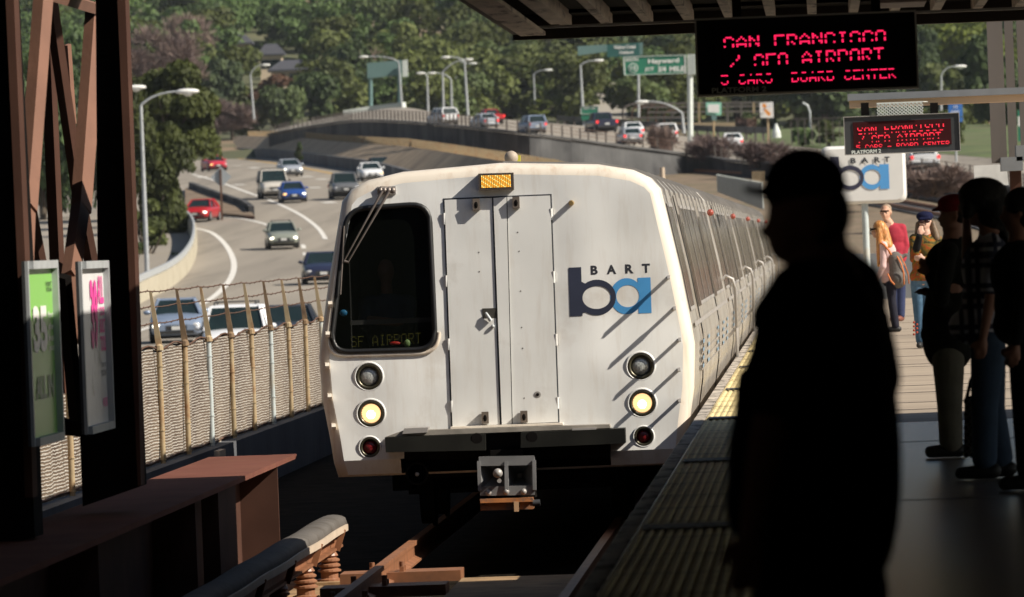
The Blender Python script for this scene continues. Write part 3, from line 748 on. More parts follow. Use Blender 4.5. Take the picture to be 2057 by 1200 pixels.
lamp('low lamp with a long arm arching left over the pedestrian cage', (1374,268),(1370,227),(1300,204), 620, r0=.16, bend=.45)
lamp('lamp head showing against the trees above the tan beam', (1890,228),(1891,153),(1918,134), 640, r0=.13, bend=.2)

# ------------------------------------------------------------------ freeway signs
def slab(px0, py0, px1, py1, D, th=.15, tilt=0):
    a = P(px0, py0, D); c = P(px1, py1, D); return a, c
def signboard(name, label, quad, D, face, posts, texts=(), border=None, th=.2, postr=.14, postm=None, extra=None, group=None):
    q = [P(x, y, D) for x, y in quad]      # tl, tr, br, bl
    base = P(posts[0][0], posts[0][2], D) if posts else q[3]
    r_ = root(name, base, label, 'sign', group)
    b = MB(); b.prism(q, (0, th, 0)); b.build('panel', face, r_)
    if border:
        b = MB(); c = (q[0]+q[2])/2
        for i in range(4):
            p, n_ = q[i]+(c-q[i])*.05, q[(i+1)%4]+(c-q[(i+1)%4])*.05
            b.beam(p+Vector((0,-.03,0)), n_+Vector((0,-.03,0)), border, .04)
        b.build('border', M['white'], r_)
    for (px, y0, y1) in posts:
        b = MB(); b.tube([P(px, y1, D)+Vector((0,.3,-1)), P(px, y0, D)+Vector((0,.3,0))], postr, 8); b.build('post', postm or M['galv'], r_)
    if texts:
        for s, x0, y0, x1, y1 in texts:
            b = MB()
            o = P(x0, y1, D); u = P(x1, y1-(x1-x0)*.0384, D)-o; v = P(x0, y0, D)-o
            add_text(b, s, o+Vector((0,-.05,0)), u, v, .03)
            b.build('lettering', M['white'], r_)
    return r_
s1 = signboard('freeway_sign', 'big green freeway sign reading Hayward above the upper carriageway', [(1250,114),(1379,110),(1380,148),(1252,152)], 620, M['green'],
   [(1386,150,270)], [('SOUTH',1257,117,1282,124),('Hayward',1302,119,1364,131),('JCT',1295,136,1314,145),('3/4',1322,134,1338,145),('MILE',1345,134,1375,144)], .09, postr=.24, postm=M['pale'])
b = MB(); c0 = P(1272, 137, 620); b.disc_stack(c0+Vector((0,-.03,0)), (0,-1,0), [(0,.42),(.03,.42)], 20); b.build('route_shield', M['white'], s1)
b = MB(); b.disc_stack(c0+Vector((0,-.065,0)), (0,-1,0), [(0,.35),(.02,.35)], 20); b.build('shield_ground', M['green'], s1)
b = MB(); add_text(b, '13', c0+Vector((-.2,-.1,-.17)), Vector((.4,0,0)), Vector((0,0,.34)), .03); b.build('route_number', M['white'], s1)
b = MB(); q = [P(x, y, 620) for x, y in [(1381,110),(1396,109),(1397,150),(1382,151)]]; b.prism(q, (0,.3,0))
for k in range(6): 
    p = q[0]+(q[1]-q[0])*(k/5); b.beam(p+Vector((0,-.04,-.02)), p+(q[3]-q[0])+Vector((0,-.04,.02)), .06, .08)
b.build('end_panel', M['pale'], s1)
s2 = signboard('freeway_sign', 'blank teal back of a large sign on two posts', [(737,127),(807,121),(808,151),(738,158)], 925, M['teal'], [(744,157,222),(802,152,226)], postr=.26, postm=M['teal'])
b = MB(); b.prism([P(x, y, 924) for x, y in [(808,122),(818,120),(819,154),(809,155)]], (0,.6,0)); b.build('end_panel', M['pale'], s2)
s3 = signboard('freeway_sign', 'far dark green sign reading Walnut Creek half hidden by trees under the canopy', [(1219,90),(1284,86),(1285,113),(1220,115)], 700, M['dgreen'], [(1282,100,215)], [('Walnut Creek',1233,92,1278,99),('Oakland',1244,103,1272,109)], postr=.12)
b = MB(); b.prism([P(x, y, 701) for x, y in [(1160,93),(1219,90),(1220,104),(1161,112)]], (0,.3,0)); b.prism([P(x, y, 701) for x, y in [(1284,86),(1291,85),(1291,110),(1285,111)]], (0,.3,0)); b.build('end_panel', M['teal'], s3)
s4 = signboard('exit_sign', 'small green exit sign beside the dark pickup', [(1166,214),(1203,213),(1203,229),(1166,230)], 800, M['green'], [(1172,230,262),(1197,229,262)], [('EXIT',1172,217,1184,220),('ONLY',1187,217,1198,220)], .08)
b = MB(); b.prism([P(x, y, 800) for x, y in [(1167,231),(1202,230),(1200,242),(1169,242)]], (0,.2,0)); b.build('lower_panel', M['green'], s4)
s5 = signboard('road_sign', 'white and green square sign on a rusty post behind the white SUV', [(1418,206),(1449,206),(1449,232),(1418,231)], 640, mat('pale_green_sign', (.25,.55,.42), .5, var=.05), [(1433,230,276)], postr=.09, postm=M['rustpole'])
b = MB(); b.prism([P(x, y, 639.9) for x, y in [(1422,210),(1445,210),(1445,227),(1422,226)]], (0,-.05,0)); b.build('white_field', M['white'], s5)
b = MB(); b.prism([P(x, y, 639.9) for x, y in [(1429,232),(1440,232),(1439,242),(1430,242)]], (0,-.05,0)); b.build('lower_plate', M['teal'], s5)
s6 = signboard('road_sign', 'white square sign with an orange and blue emblem', [(1526,207),(1553,205),(1554,237),(1527,237)], 640, M['white'], [(1542,237,284)], postr=.08, postm=M['rustpole'])
b = MB(); D = 639.8
b.prism([P(x, y, D) for x, y in [(1531,210),(1536,208),(1540,213),(1538,218),(1532,216)]], (0,-.04,0)); b.prism([P(x, y, D) for x, y in [(1533,220),(1538,219),(1548,228),(1547,233),(1542,232)]], (0,-.04,0)); b.build('emblem', M['orange'], s6)
b = MB(); b.beam(P(1530,221,D)+Vector((0,-.07,0)), P(1550,212,D)+Vector((0,-.07,0)), .12, .03); b.build('emblem_band', M['sblue'], s6)
s7 = signboard('road_sign', 'blue road sign above the far display board', [(1905,210),(1933,209),(1934,234),(1906,235)], 520, M['sblue'], [(1920,234,300)], [('13',1916,212,1923,218),('EXIT',1911,223,1928,229)], postr=.08)
b = MB(); b.prism([P(x, y, 520) for x, y in [(1924,236),(1934,236),(1934,245),(1925,245)]], (0,.1,0)); b.build('lower_plate', M['sblue'], s7)
s8 = signboard('freeway_sign', 'green sign at the right edge between the taupe columns', [(2044,222),(2062,222),(2062,284),(2045,284)], 520, M['green'], [(2054,284,310)], postr=.1)
b = MB(); b.prism([P(x, y, 519.8) for x, y in [(2045,234),(2062,234),(2062,254),(2045,254)]], (0,-.05,0)); b.build('white_field', M['white'], s8)
# diamond sign back
c0 = P(444,356,410); r_ = root('diamond_sign', hit(444,432,FB) or P(444,432,410), 'grey back of a diamond warning sign on the dirt island', 'sign')
k = .60; b = MB(); b.prism([c0+Vector((-k,0,0)), c0+Vector((0,0,k)), c0+Vector((k,0,0)), c0+Vector((0,0,-k))], (0,-.03,0)); b.build('panel', mat('sign_back_grey', (.33,.36,.38), .6, var=.08), r_)
b = MB(); b.beam(P(446,432,410)+Vector((0,-.08,-.3)), P(443,340,410)+Vector((0,-.08,0)), .11, .08); b.build('post', M['wire'], r_)
# pedestrian cage over the road
cg = root('pedestrian_cage', P(1250,262,800), 'brown arched wire cage of a footbridge behind the upper carriageway', 'footbridge')
def hoop(x, y0, y1, w_, D, dirn=1):
    a = P(x, y1, D); t = P(x, y0, D); h = t.z-a.z; ww = w_*D/FOC
    return [a, a+Vector((0,0,h*.7)), a+Vector((dirn*ww*.15,0,h*.9)), a+Vector((dirn*ww*.5,0,h)), a+Vector((dirn*ww,0,h))]
for (x, y0, y1, w_) in [(1252,211,252,34),(1270,214,252,30),(1286,211,256,34),(1302,210,256,36),(1318,212,258,34),(1334,222,258,30),(1348,226,260,26)]:
    b = MB(); b.tube(hoop(x, y0, y1, w_, 800), .11, 5); b.build('hoop', M['wire'] if x % 4 else M['post'], cg)
for ya, yb_, xa, xb_ in [(209,206,1268,1545),(216,213,1290,1545),(226,224,1300,1540),(237,236,1255,1400)]:
    b = MB(); b.beam(P(xa, ya, 800), P(xb_, yb_, 800), .2, .2); b.build('rail', M['post'], cg)
for x in (1405,1435,1462,1490,1515,1543):
    b = MB(); b.beam(P(x, 256, 800), P(x-1, 206, 800), .22, .22); b.build('upright', M['rustpole'] if x % 2 else M['post'], cg)
b = MB(); b.tube([P(1628,262,700), P(1627,225,700), P(1622,212,700), P(1612,207,700)], .12, 6); tag(b.build('bent_pole', M['galv']), 'bent grey fence pole rising from the verge right of the emblem sign', 'pole')
b = MB(); b.prism([P(x, y, 795) for x, y in [(1300,248),(1500,246),(1500,262),(1300,264)]], (0,.4,0)); b.build('deck_wall', mat('tan_deck_wall', (.33,.25,.16), .9, var=.15, scale=.3), cg)
b = MB()
for k in range(16): 
    p = P(1590+k*14, 285, 640); b.beam(p-Vector((0,0,.4)), p+Vector((0,0,1.9)), .07, .07)
b.beam(P(1590,240,640), P(1800,233,640), .06, .06)
tag(b.build('chain_link_fence', M['post']), 'grey chain link fence posts along the grass verge', 'fence')
b = MB(); p = P(1560,277,660); b.disc_stack(p, (0,0,1), [(0,.42),(.5,.38),(.95,.22),(1.3,.1)], 12); tag(b.build('road_barrel', M['pale']), 'pale crash barrel at the end of the dark guard rail', 'barrel')
b = MB(); p = P(1391,335,590); b.disc_stack(p, (0,0,1), [(0,.22),(.9,.28)], 10); tag(b.build('blue_barrel', M['sblue']), 'small blue object against the retaining wall above the train roof', 'barrel')
b = MB(); p = P(1155,305,700); b.box(p.x-.35, p.x+.35, p.y-.1, p.y, p.z-.3, p.z+.4); tag(b.build('yellow_marker', mat('marker_yellow', (.5,.5,.03), .6)), 'small yellow marker on the dark retaining wall', 'marker')

# ------------------------------------------------------------------ cars
CP = dict(silver=paint('paint_silver', (.42,.45,.50), .3, .3), blueg=paint('paint_blue_silver', (.25,.31,.42), .3, .3), white=paint('paint_white', (.72,.73,.75)), navy=paint('paint_navy', (.018,.022,.05)), red=paint('paint_red', (.38,.012,.018)),
  blue=paint('paint_blue', (.015,.06,.26)), sage=paint('paint_sage_grey', (.25,.27,.23), .35, .2), grey=paint('paint_grey', (.16,.165,.17), .3, .3), scarlet=paint('paint_scarlet', (.5,.03,.05)), dark=paint('paint_dark', (.03,.033,.04)), van=paint('paint_van_beige', (.50,.47,.42)))
KIND = {
 'sedan': dict(L=4.6, W=1.8, st=[(-2.3,.68,.38,.86),(-2.2,.8,.26,.96),(-1.6,.88,.2,.99),(-.8,.9,.2,.96),(.5,.9,.2,.94),(1.2,.89,.2,.92),(1.9,.84,.22,.80),(2.2,.76,.25,.70),(2.3,.64,.34,.58)], gb=(-1.65,1.05,.80,.93), gr=(-.95,.15,.58,1.40)),
 'suv': dict(L=4.8, W=1.9, st=[(-2.35,.78,.4,1.05),(-2.25,.88,.32,1.1),(-1.6,.93,.28,1.1),(.6,.95,.28,1.08),(1.3,.94,.28,1.06),(2.1,.88,.3,.98),(2.3,.8,.34,.85),(2.4,.7,.42,.7)], gb=(-2.25,1.15,.86,1.06), gr=(-1.95,.35,.68,1.70)),
 'wagon': dict(L=4.8, W=1.76, st=[(-2.35,.72,.4,.95),(-2.25,.82,.3,1.0),(-1.6,.87,.25,1.0),(.6,.88,.25,.98),(1.3,.87,.25,.95),(2.1,.82,.27,.84),(2.3,.74,.3,.74),(2.4,.62,.38,.6)], gb=(-2.2,1.05,.79,.97), gr=(-1.75,.2,.60,1.46)),
 'van': dict(L=5.4, W=2.0, st=[(-2.7,.86,.4,1.2),(-2.6,.95,.34,1.25),(.9,1.0,.32,1.22),(1.6,.99,.32,1.18),(2.3,.95,.34,1.08),(2.6,.88,.38,.95),(2.7,.78,.46,.8)], gb=(-2.6,1.55,.95,1.2), gr=(-2.5,.85,.80,2.02)),
 'pickup': dict(L=5.6, W=2.0, st=[(-2.8,.92,.5,1.15),(-2.75,.96,.45,1.18),(-.9,.98,.4,1.18),(.9,.98,.4,1.15),(1.7,.97,.4,1.12),(2.4,.92,.42,1.05),(2.7,.85,.46,.9),(2.8,.76,.52,.78)], gb=(-.95,1.2,.86,1.12), gr=(-.75,.55,.70,1.82)),
}
def car(kind, colr, label, px, py, D, head='front', lit=(1,1), surf=None, yaw=0, group='cars on the lower freeway', name=None, rack=False, wid=None, zoff=0):
    K = KIND[kind]; col_ = CP[colr]
    base = P(px, py, D)+Vector((0,0,zoff))
    if surf is not None:
        h = hit(px, py, surf)
        if h: base = h
    rz = (math.pi if head == 'front' else 0)+yaw
    r_ = root(name or ('parked_car' if False else {'sedan':'car','suv':'suv','wagon':'station_wagon','van':'van','pickup':'pickup_truck'}[kind]), base, label, {'sedan':'car','suv':'SUV','wagon':'car','van':'van','pickup':'pickup'}[kind], group, rz)
    if wid: s = wid/K['W']; r_.scale = (s, s, s)
    O = lambda nm, mb, m, par=r_: bpar(nm, mb, m, par)
    def bpar(nm, mb, m, par):
        sv = r_.location.copy(); r_.location = (0,0,0)
        o = mb.build(nm, m, par); r_.location = sv; return o
    b = MB(); ri = []
    for (y, hw, zl, zt_) in K['st']:
        hgt = zt_-zl
        half = [(hw*.86, zl), (hw*.97, zl+hgt*.18), (hw, zl+hgt*.45), (hw*.985, zl+hgt*.75), (hw*.93, zl+hgt*.93), (hw*.75, zt_), (hw*.35, zt_+.03)]
        ri.append([Vector((x, y, z)) for x, z in half]+[Vector((-x, y, z)) for x, z in half[::-1]])
    b.loft(ri, 0, True); O('body', b, col_)
    y0, y1, hb, zb_ = K['gb']; t0, t1, ht, zt_ = K['gr']
    b = MB(); b.loft([[Vector((-hb,y0,zb_-.05)),Vector((hb,y0,zb_-.05)),Vector((hb*.97,y1,zb_-.05)),Vector((-hb*.97,y1,zb_-.05))],[Vector((-ht,t0,zt_)),Vector((ht,t0,zt_)),Vector((ht,t1,zt_)),Vector((-ht,t1,zt_))]]); O('windows', b, M['cglass'])
    b = MB(); rr = []
    for z, k, dy in ((zt_-.03,1.03,.03),(zt_+.02,1.02,.0),(zt_+.055,.86,-.12)):
        rr.append([Vector((-ht*k,t0-dy,z)),Vector((ht*k,t0-dy,z)),Vector((ht*k,t1+dy,z)),Vector((-ht*k,t1+dy,z))])
    b.loft(rr); O('roof', b, col_)
    b = MB()
    for s in (-1, 1):
        b.beam((s*hb*.985,y1,zb_-.02),(s*ht*1.0,t1,zt_),.07,.09); b.beam((s*hb*1.0,y0,zb_-.02),(s*ht,t0,zt_),.12,.14)
        ym = (y0+y1)/2; b.beam((s*(hb+.005),ym,zb_-.02),(s*(ht+.005),(t0+t1)/2,zt_),.05,.1)
        if kind in ('suv','van','wagon'): b.beam((s*(hb+.005),y0+.9,zb_-.02),(s*(ht+.005),t0+.75,zt_),.05,.14)
    sv = r_.location.copy(); r_.location = (0,0,0); split_build(b, 'pillar', col_, r_); r_.location = sv
    yf = K['st'][-1][0]; yr = K['st'][0][0]; zl = K['st'][-1][2]; zh = K['st'][-1][3]; hwf = K['st'][-2][1]
    rw_ = .33 if kind in ('sedan','wagon') else .38
    for sx in (-1, 1):
        for yy in (K['st'][-1][0]-.85, K['st'][0][0]+.9):
            b = MB(); b.disc_stack((sx*(K['W']/2-.2), yy, rw_), (sx,0,0), [(0,rw_*.9),(.02,rw_),(.18,rw_),(.2,rw_*.85)], 18); w_ = O('wheel', b, M['rubber'])
            b = MB(); b.disc_stack((sx*(K['W']/2+.001), yy, rw_), (sx,0,0), [(0,rw_*.62),(.012,rw_*.55)], 12)
            o = O('rim', b, M['rim']); o.parent = w_
    b = MB(); b.box(-K['W']*.42, K['W']*.42, yr+.25, yf-.25, .14, .45); O('underbody', b, M['rubber'])
    # front
    b = MB(); b.box(-hwf*.45, hwf*.45, yf-.12, yf+.015, zh-.16, zh-.02); O('grille', b, M['grille'])
    b = MB(); b.box(-hwf*.75, hwf*.75, yf-.2, yf+.03, zl-.05, zl+.06); O('bumper_intake', b, M['grille'])
    b = MB(); b.box(-.16, .16, yf+.0, yf+.045, zl+.08, zl+.2); O('number_plate', b, M['plate'])
    for i, sx in enumerate((1, -1)):
        b = MB(); b.ball((sx*hwf*.82, yf-.09, zh-.02), 1, 10, sc=(.17,.1,.085)); O('headlight', b, [M['hl'], M['hlon'], M['hlam']][lit[i] if head == 'front' else 0])
    # rear
    zr_ = K['st'][0][3]; hwr = K['st'][0][1]
    b = MB(); b.box(-.2, .2, yr-.03, yr+.1, zr_-.42, zr_-.28); O('number_plate', b, M['plate'])
    for i, sx in enumerate((-1, 1)):
        b = MB(); b.box(sx*hwr*.98-.1, sx*hwr*.98+.1, yr-.02, yr+.12, zr_-.28, zr_-.06); O('tail_light', b, M['tailon'] if head != 'front' and lit[i] else M['tail'])
    b = MB(); b.box(-hwr*.95, hwr*.95, yr-.07, yr+.1, K['st'][0][2]-.03, K['st'][0][2]+.13); O('rear_bumper', b, M['grille'] if kind != 'sedan' else col_)
    for sx in (-1, 1):
        b = MB(); b.ball((sx*(hb+.17), y1-.35, zb_+.08), 1, 8, sc=(.13,.06,.08)); O('mirror', b, col_ if kind != 'van' else M['grille'])
    if kind == 'pickup':
        b = MB(); b.box(-.82, .82, yr+.12, -1.02, 1.16, 1.215); O('bed', b, M['grille'])
    if rack:
        b = MB()
        for sx in (-1, 1): b.tube([(sx*ht*.85,t0+.1,zt_+.05),(sx*ht*.85,t0+.2,zt_+.13),(sx*ht*.85,t1-.2,zt_+.13),(sx*ht*.85,t1-.1,zt_+.05)], .025, 6)
        for yy in (t0+.5, t1-.5): b.beam((-ht*.85,yy,zt_+.13),(ht*.85,yy,zt_+.13),.05,.03)
        O('roof_rack', b, M['grille'])
    return r_
car('sedan','blueg','blue silver saloon nearest the chain fence with its windscreen facing us', 357, 687, 232, lit=(1,0), surf=FB, yaw=.08)
car('suv','white','white SUV half hidden behind the chain fence', 478, 738, 200, surf=None, rack=True, lit=(0,0), yaw=.04, zoff=0)
car('sedan','dark','dark car of which only the roof shows over the fence beside the train', 584, 708, 218, surf=None, lit=(0,0), yaw=.05)
car('sedan','navy','dark navy saloon partly hidden by the train corner', 648, 570, 325, lit=(0,0), surf=FB, yaw=.1)
car('wagon','sage','grey green station wagon with a roof rack and lit headlights', 567, 500, 395, surf=FB, rack=True, lit=(1,1), yaw=.12)
car('sedan','red','dark red car coming off the ramp by the dirt island', 406, 445, 420, surf=FB, lit=(0,1), yaw=-.12)
car('van','van','beige white van with a roof load behind the blue car', 549, 399, 490, surf=FB, rack=True, lit=(0,0), yaw=.14)
car('sedan','blue','bright blue car with lit headlights in front of the van', 588, 407, 505, surf=FB, lit=(2,1), yaw=.14)
car('sedan','silver','silver car with lit headlights behind the van', 582, 355, 575, surf=FB, lit=(1,1), yaw=.2)
car('sedan','scarlet','bright red car at the far left coming out from behind the oak', 430, 344, 700, surf=FB, lit=(2,0), yaw=.28)
car('pickup','grey','grey pickup beside the train roof', 692, 400, 520, surf=FB, lit=(0,0), yaw=.12)
car('sedan','white','white car with an amber headlight behind the grey pickup', 744, 364, 560, surf=FB, lit=(0,2), yaw=.16)
car('sedan','dark','dark teal car behind the white car near the train roof', 762, 352, 600, surf=FB, lit=(0,0), yaw=.18)
G2 = 'cars on the upper carriageway'
car('suv','white','white SUV seen from behind right of the small hatchback', 1334, 289, 575, 'back', (1,1), UB, .18, G2)
car('sedan','white','white car with its brake light on directly ahead of the small hatchback', 1268, 279, 640, 'back', (0,1), UB, .2, G2)
car('wagon','silver','small pale hatchback behind the fence between the dark pickup and white SUV', 1263, 292, 640, 'back', (1,1), UB, .2, G2, wid=1.6)
car('sedan','white','lone white car low on the upper carriageway above the brush', 1470, 301, 610, 'back', (0,1), UB, .12, G2)
car('pickup','white','white pickup seen from behind right of the station sign', 1854, 346, 480, 'back', (1,1), UB, .06, G2)
car('pickup','navy','dark blue pickup below the small green exit sign', 1207, 268, 580, 'back', (1,1), UB, .25, G2)
car('suv','blueg','blue and white SUV with a lit brake light left of the dark pickup', 1068, 270, 720, 'back', (0,1), UB, .3, G2, wid=1.6)
car('pickup','red','red truck on the upper carriageway among the lamps', 983, 251, 850, 'back', (0,1), UB, .4, G2, wid=1.45)
car('sedan','silver','pale car below the red truck with a lit tail lamp', 972, 258, 800, 'back', (0,1), UB, .4, G2, wid=1.5)
car('suv','white','white SUV at the foot of the lamp cluster', 888, 252, 850, 'back', (0,1), UB, .45, G2, wid=1.6)
# ------------------------------------------------------------------ the train
TW = mat('train_white_paint', (.75,.75,.725), .38, var=.05, scale=1.5, bump=.12, bscale=.9, c2=(.50,.44,.37), c2s=1.3, c2lo=.55, c2hi=.85, streak=(.48,.40,.31,.38))
TWD = mat('train_door_paint', (.69,.69,.665), .42, var=.04, scale=2, bump=.008, bscale=2.2, c2=(.45,.42,.37), c2s=2.1, c2lo=.58, c2hi=.85, streak=(.45,.38,.30,.35))
TC = mat('train_corner_cream', (.72,.65,.55), .4, var=.07, scale=2, c2=(.45,.30,.18), c2s=2.5, c2lo=.58, c2hi=.8, streak=(.42,.27,.16,.5))
TS = mat('train_side_aluminium', (.46,.43,.385), .36, metal=.45, var=.12, scale=1.2, stretch=(1,.4,3), c2=(.30,.26,.2), c2s=1.1, c2lo=.5, c2hi=.8)
TG = mat('train_side_window', (.085,.07,.058), .16, var=.35, scale=1.4, stretch=(1,2.5,.3), spec=.6)
TB2 = mat('train_seam_brown', (.17,.105,.055), .7, var=.2)
RIM = mat('lamp_rim_olive_steel', (.075,.068,.045), .35, metal=.6, var=.2, scale=8)
BMP = mat('bumper_black_steel', (.011,.011,.009), .5, var=.4, scale=2.5, spec=.2)
CX = -2.75
PROF = [(0,2.15),(.85,2.105),(1.15,2.045),(1.30,1.97),(1.385,1.87),(1.44,1.6),(1.53,1.15),(1.605,.70),(1.63,.52),(1.61,.14),(1.56,-.16),(1.53,-.39),(1.50,-.52)]
def hwz(z):
    pts = sorted([(b_, a) for a, b_ in PROF[3:]]); return float(np.interp(z, [p[0] for p in pts], [p[1] for p in pts]))
def outline(inset=0.0):
    pts = []
    for i, (a, z) in enumerate(PROF):
        p0 = PROF[max(i-1,0)]; p1 = PROF[min(i+1, len(PROF)-1)]
        t = Vector((p1[0]-p0[0], p1[1]-p0[1])).normalized(); n_ = Vector((t.y, -t.x))
        if i == 0: n_ = Vector((0,-1))
        k = inset if i < len(PROF)-1 else inset
        pts.append((a+n_.x*k if i else 0, z+n_.y*k))
    right = [(CX+a, z) for a, z in pts]; left = [(CX-a, z) for a, z in pts[1:]][::-1]
    return right+left
def fy(z, dy=0): return YF+RK*z+dy+max(0, -.39-z)*.7
def ring3(ins, dy): return [Vector((x, fy(z, dy), z)) for x, z in outline(ins)]
def flat_ring(y, ins=0): return [Vector((x, y, z)) for x, z in outline(ins)]
def px2(px, py): p = FP(px, py); return (p.x, p.z)
def rquad(corners, r, n=6):
    out = []; m_ = len(corners)
    for i in range(m_):
        p = Vector(corners[i]); a = (Vector(corners[i-1])-p).normalized(); b_ = (Vector(corners[(i+1)%m_])-p).normalized()
        for k in range(n+1):
            t = k/n; s = p+a*r; e = p+b_*r; q = s*(1-t)**2+p*2*t*(1-t)+e*t*t; out.append((q.x, q.y))
    return out
tr = root('train_car', (CX, YF, -1.05), 'leading white train car facing us with a dark windscreen and lit headlights', 'train car', 'cars of the train')
WS = [px2(*p) for p in [(697,421),(862,409),(875,702),(664,708)]]
wl = rquad(WS, .17)
LT = [(741,757,26,'off'),(745,831,26,'on'),(743,899,20,'red'),(1287,736,26,'off'),(1290,810,26,'on'),(1293,877,19,'red')]
holes = [wl]; lights = []
for px, py, rp, kd in LT:
    c = px2(px, py); R = rp/233*1.04; lights.append((c, R, kd))
    holes.append([(c[0]+R*math.cos(-2*math.pi*k/24), c[1]+R*math.sin(-2*math.pi*k/24)) for k in range(24)])
ol = outline(.10)
nl = px2(806, 960)[0]; nr = px2(1226, 900)[0]; k = len(PROF)-2
up = [p for p in ol if p[1] > -.45]; zk = ol[k][1]
b = MB(); polyfill(b, up, holes, lambda x, z: Vector((x, fy(z), z)))
for xa, xb, xc in ((nr, ol[k][0], ol[k+1][0]), (nl, 2*CX-ol[k][0], 2*CX-ol[k+1][0])):
    b.add([Vector((x, fy(z), z)) for x, z in ((xa, zk), (xb, zk), (xc, ol[k+1][1]), (xa, ol[k+1][1]))], [(0,1,2,3)])
b.build('front_panel', TW, tr)
b = MB(); b.loft([ring3(.10,0), ring3(.055,.012), ring3(.022,.045), ring3(.005,.095), ring3(0,.16)], 0, True, (False, False)); b.build('corner_band', TC, tr)
CARL = 22.9
def strip(mb, y0, y1, z0, z1, off, s=1, n=6, mi=0):
    zs = [z0+(z1-z0)*i/n for i in range(n+1)]
    a = [Vector((CX+s*(hwz(z)+off), y0, z)) for z in zs]; c = [Vector((CX+s*(hwz(z)+off), y1, z)) for z in zs]
    mb.add(a+c, [(i, i+1, n+2+i, n+1+i) for i in range(n)], mi)
def car_sides(par, y0, y1, first=False):
    b = MB(); rings = ([ring3(0,.16), flat_ring(y0+.6)] if first else [flat_ring(y0+.05,.25), flat_ring(y0+.1,.06), flat_ring(y0+.18,0)])+[flat_ring(y1-.18,0), flat_ring(y1-.1,.06), flat_ring(y1-.05,.25)]
    b.loft(rings, 0, False, (not first, True)); b.build('car_shell', TS, par)
    for s in (1, -1):
        doors = [y0+5.2, y0+15.6]
        xs = []; y = y0+(4.0 if first else 1.0)
        wins = []
        if first: wins.append((y0+.75, y0+2.9))
        segs = [(y0+(3.9 if first else 1.0), doors[0]-.95), (doors[0]+.95, doors[1]-.95), (doors[1]+.95, y1-1.0)]
        for a, c in segs:
            nwin = max(1, round((c-a)/2.6)); wd = (c-a)/nwin
            for i in range(nwin):
                if wd > .5: wins.append((a+i*wd+.10, a+(i+1)*wd-.10))
        for a, c in wins:
            b = MB(); strip(b, a, c, .83, 1.72, .006, s); o = b.build('window', TG, par)
            b = MB()
            for z in (.80, 1.72): strip(b, a-.05, c+.05, z, z+.035, .012, s, 1)
            for yy in (a-.05, c): strip(b, yy, yy+.05, .80, 1.755, .012, s)
            b.build('window_frame', M['edge'], par)
        for d in doors:
            b = MB(); strip(b, d-.72, d+.72, -.30, 1.84, .010, s, 10)
            door = b.build('door', TS, par)
            b = MB()
            for yy in (d-.78, d-.02, d+.72): strip(b, yy, yy+.045, -.30, 1.86, .016, s, 10)
            split_build(b, 'door_seam', TB2, par)
            for e in (-.36, .36):
                b = MB(); strip(b, d+e-.22, d+e+.22, .80, 1.66, .018, s); b.build('window', TG, par)
        b = MB(); yy = y0+3.3 if first else y0+.55
        strip(b, yy, yy+.13, -.45, 1.93, .014, s, 12); strip(b, y1-.62, y1-.5, -.45, 1.93, .014, s, 12)
        for q in (y0+9.2, y0+12.2): strip(b, q, q+.05, -.45, .78, .01, s)
        split_build(b, 'panel_seam', TB2, par)
        bl = MB()
        for q in ([y0+3.9, y0+7.0, y0+13.2, y0+17.6, y1-2.0]):
            b = MB()
            for j in range(4): strip(b, q, q+.9, .24+j*.075, .275+j*.075, .012, s, 1)
            b.build('blue_stripes', mat('stripe_pale_blue', (.20,.30,.40), .5), par)
        for j in range(4): strip(bl, y0+2.7, y0+3.1, .24+j*.075, .285+j*.075, .012, s, 1)
        bl.build('black_stripes', M['txt'], par)
        b = MB()
        for j in range(3): strip(b, y0+3.5, y1-.6, .22+j*.075, .238+j*.075, .008, s, 1)
        strip(b, y0+.8, y1-.4, .66, .70, .02, s, 1); strip(b, y0+.8, y1-.4, -.34, -.30, .02, s, 1)
        b.build('trim_lines', M['edge'], par)
        b = MB(); b.ball((CX+s*(hwz(1.72)+.05), y1-.35, 1.72), .042, 10); b.build('marker_lamp', mat('marker_lamp_red', (.30,.06,.04), .35, var=.05), par)
        if s == 1:
            for q in (y1-.3, ):
                b = MB(); x = CX+hwz(.6)
                b.tube([(x,q,.25),(x+.10,q,.35),(x+.11,q,.80),(x+.08,q,.93),(x,q,.97),(x-.05,q,.92)], .022, 6)
                b.tube([(x,q,-.42),(x+.10,q,-.36),(x+.11,q,.35)], .022, 6); b.build('grab_rail', M['edge'], par)
    b = MB()
    for q in np.arange(y0+.9, y1-.3, 2.2):
        b.loft([[Vector((x, q+dy, z)) for x, z in outline(-.02)[:6]]+[Vector((x, q+dy, z-.06)) for x, z in outline(-.02)[:6][::-1]] for dy in (0, .05)])
    split_build(b, 'roof_rib', mat('roof_seam_grey', (.22,.21,.20), .7), par)
    # trucks
    for yc in (y0+3.6, y1-3.6):
        b = MB()
        for dy in (-1.05, 1.05):
            for s in (-.86, .86): b.disc_stack((CX+s-.06, yc+dy, -.66), (1,0,0), [(0,.38),(.1,.38),(.1,.41),(.13,.41)], 20)
            b.tube([(CX-.9,yc+dy,-.66),(CX+.9,yc+dy,-.66)], .07)
        b.box(CX-1.15, CX-.98, yc-1.5, yc+1.5, -.72, -.52); b.box(CX+.98, CX+1.15, yc-1.5, yc+1.5, -.72, -.52)
        b.build('truck', M['dark'], par)
    b = MB(); b.box(CX-1.25, CX+1.25, y0+6.2, y1-6.2, -.9, -.53); b.build('underfloor_equipment', M['dark'], par)
car_sides(tr, YF, YF+CARL, True)
yy = YF+CARL
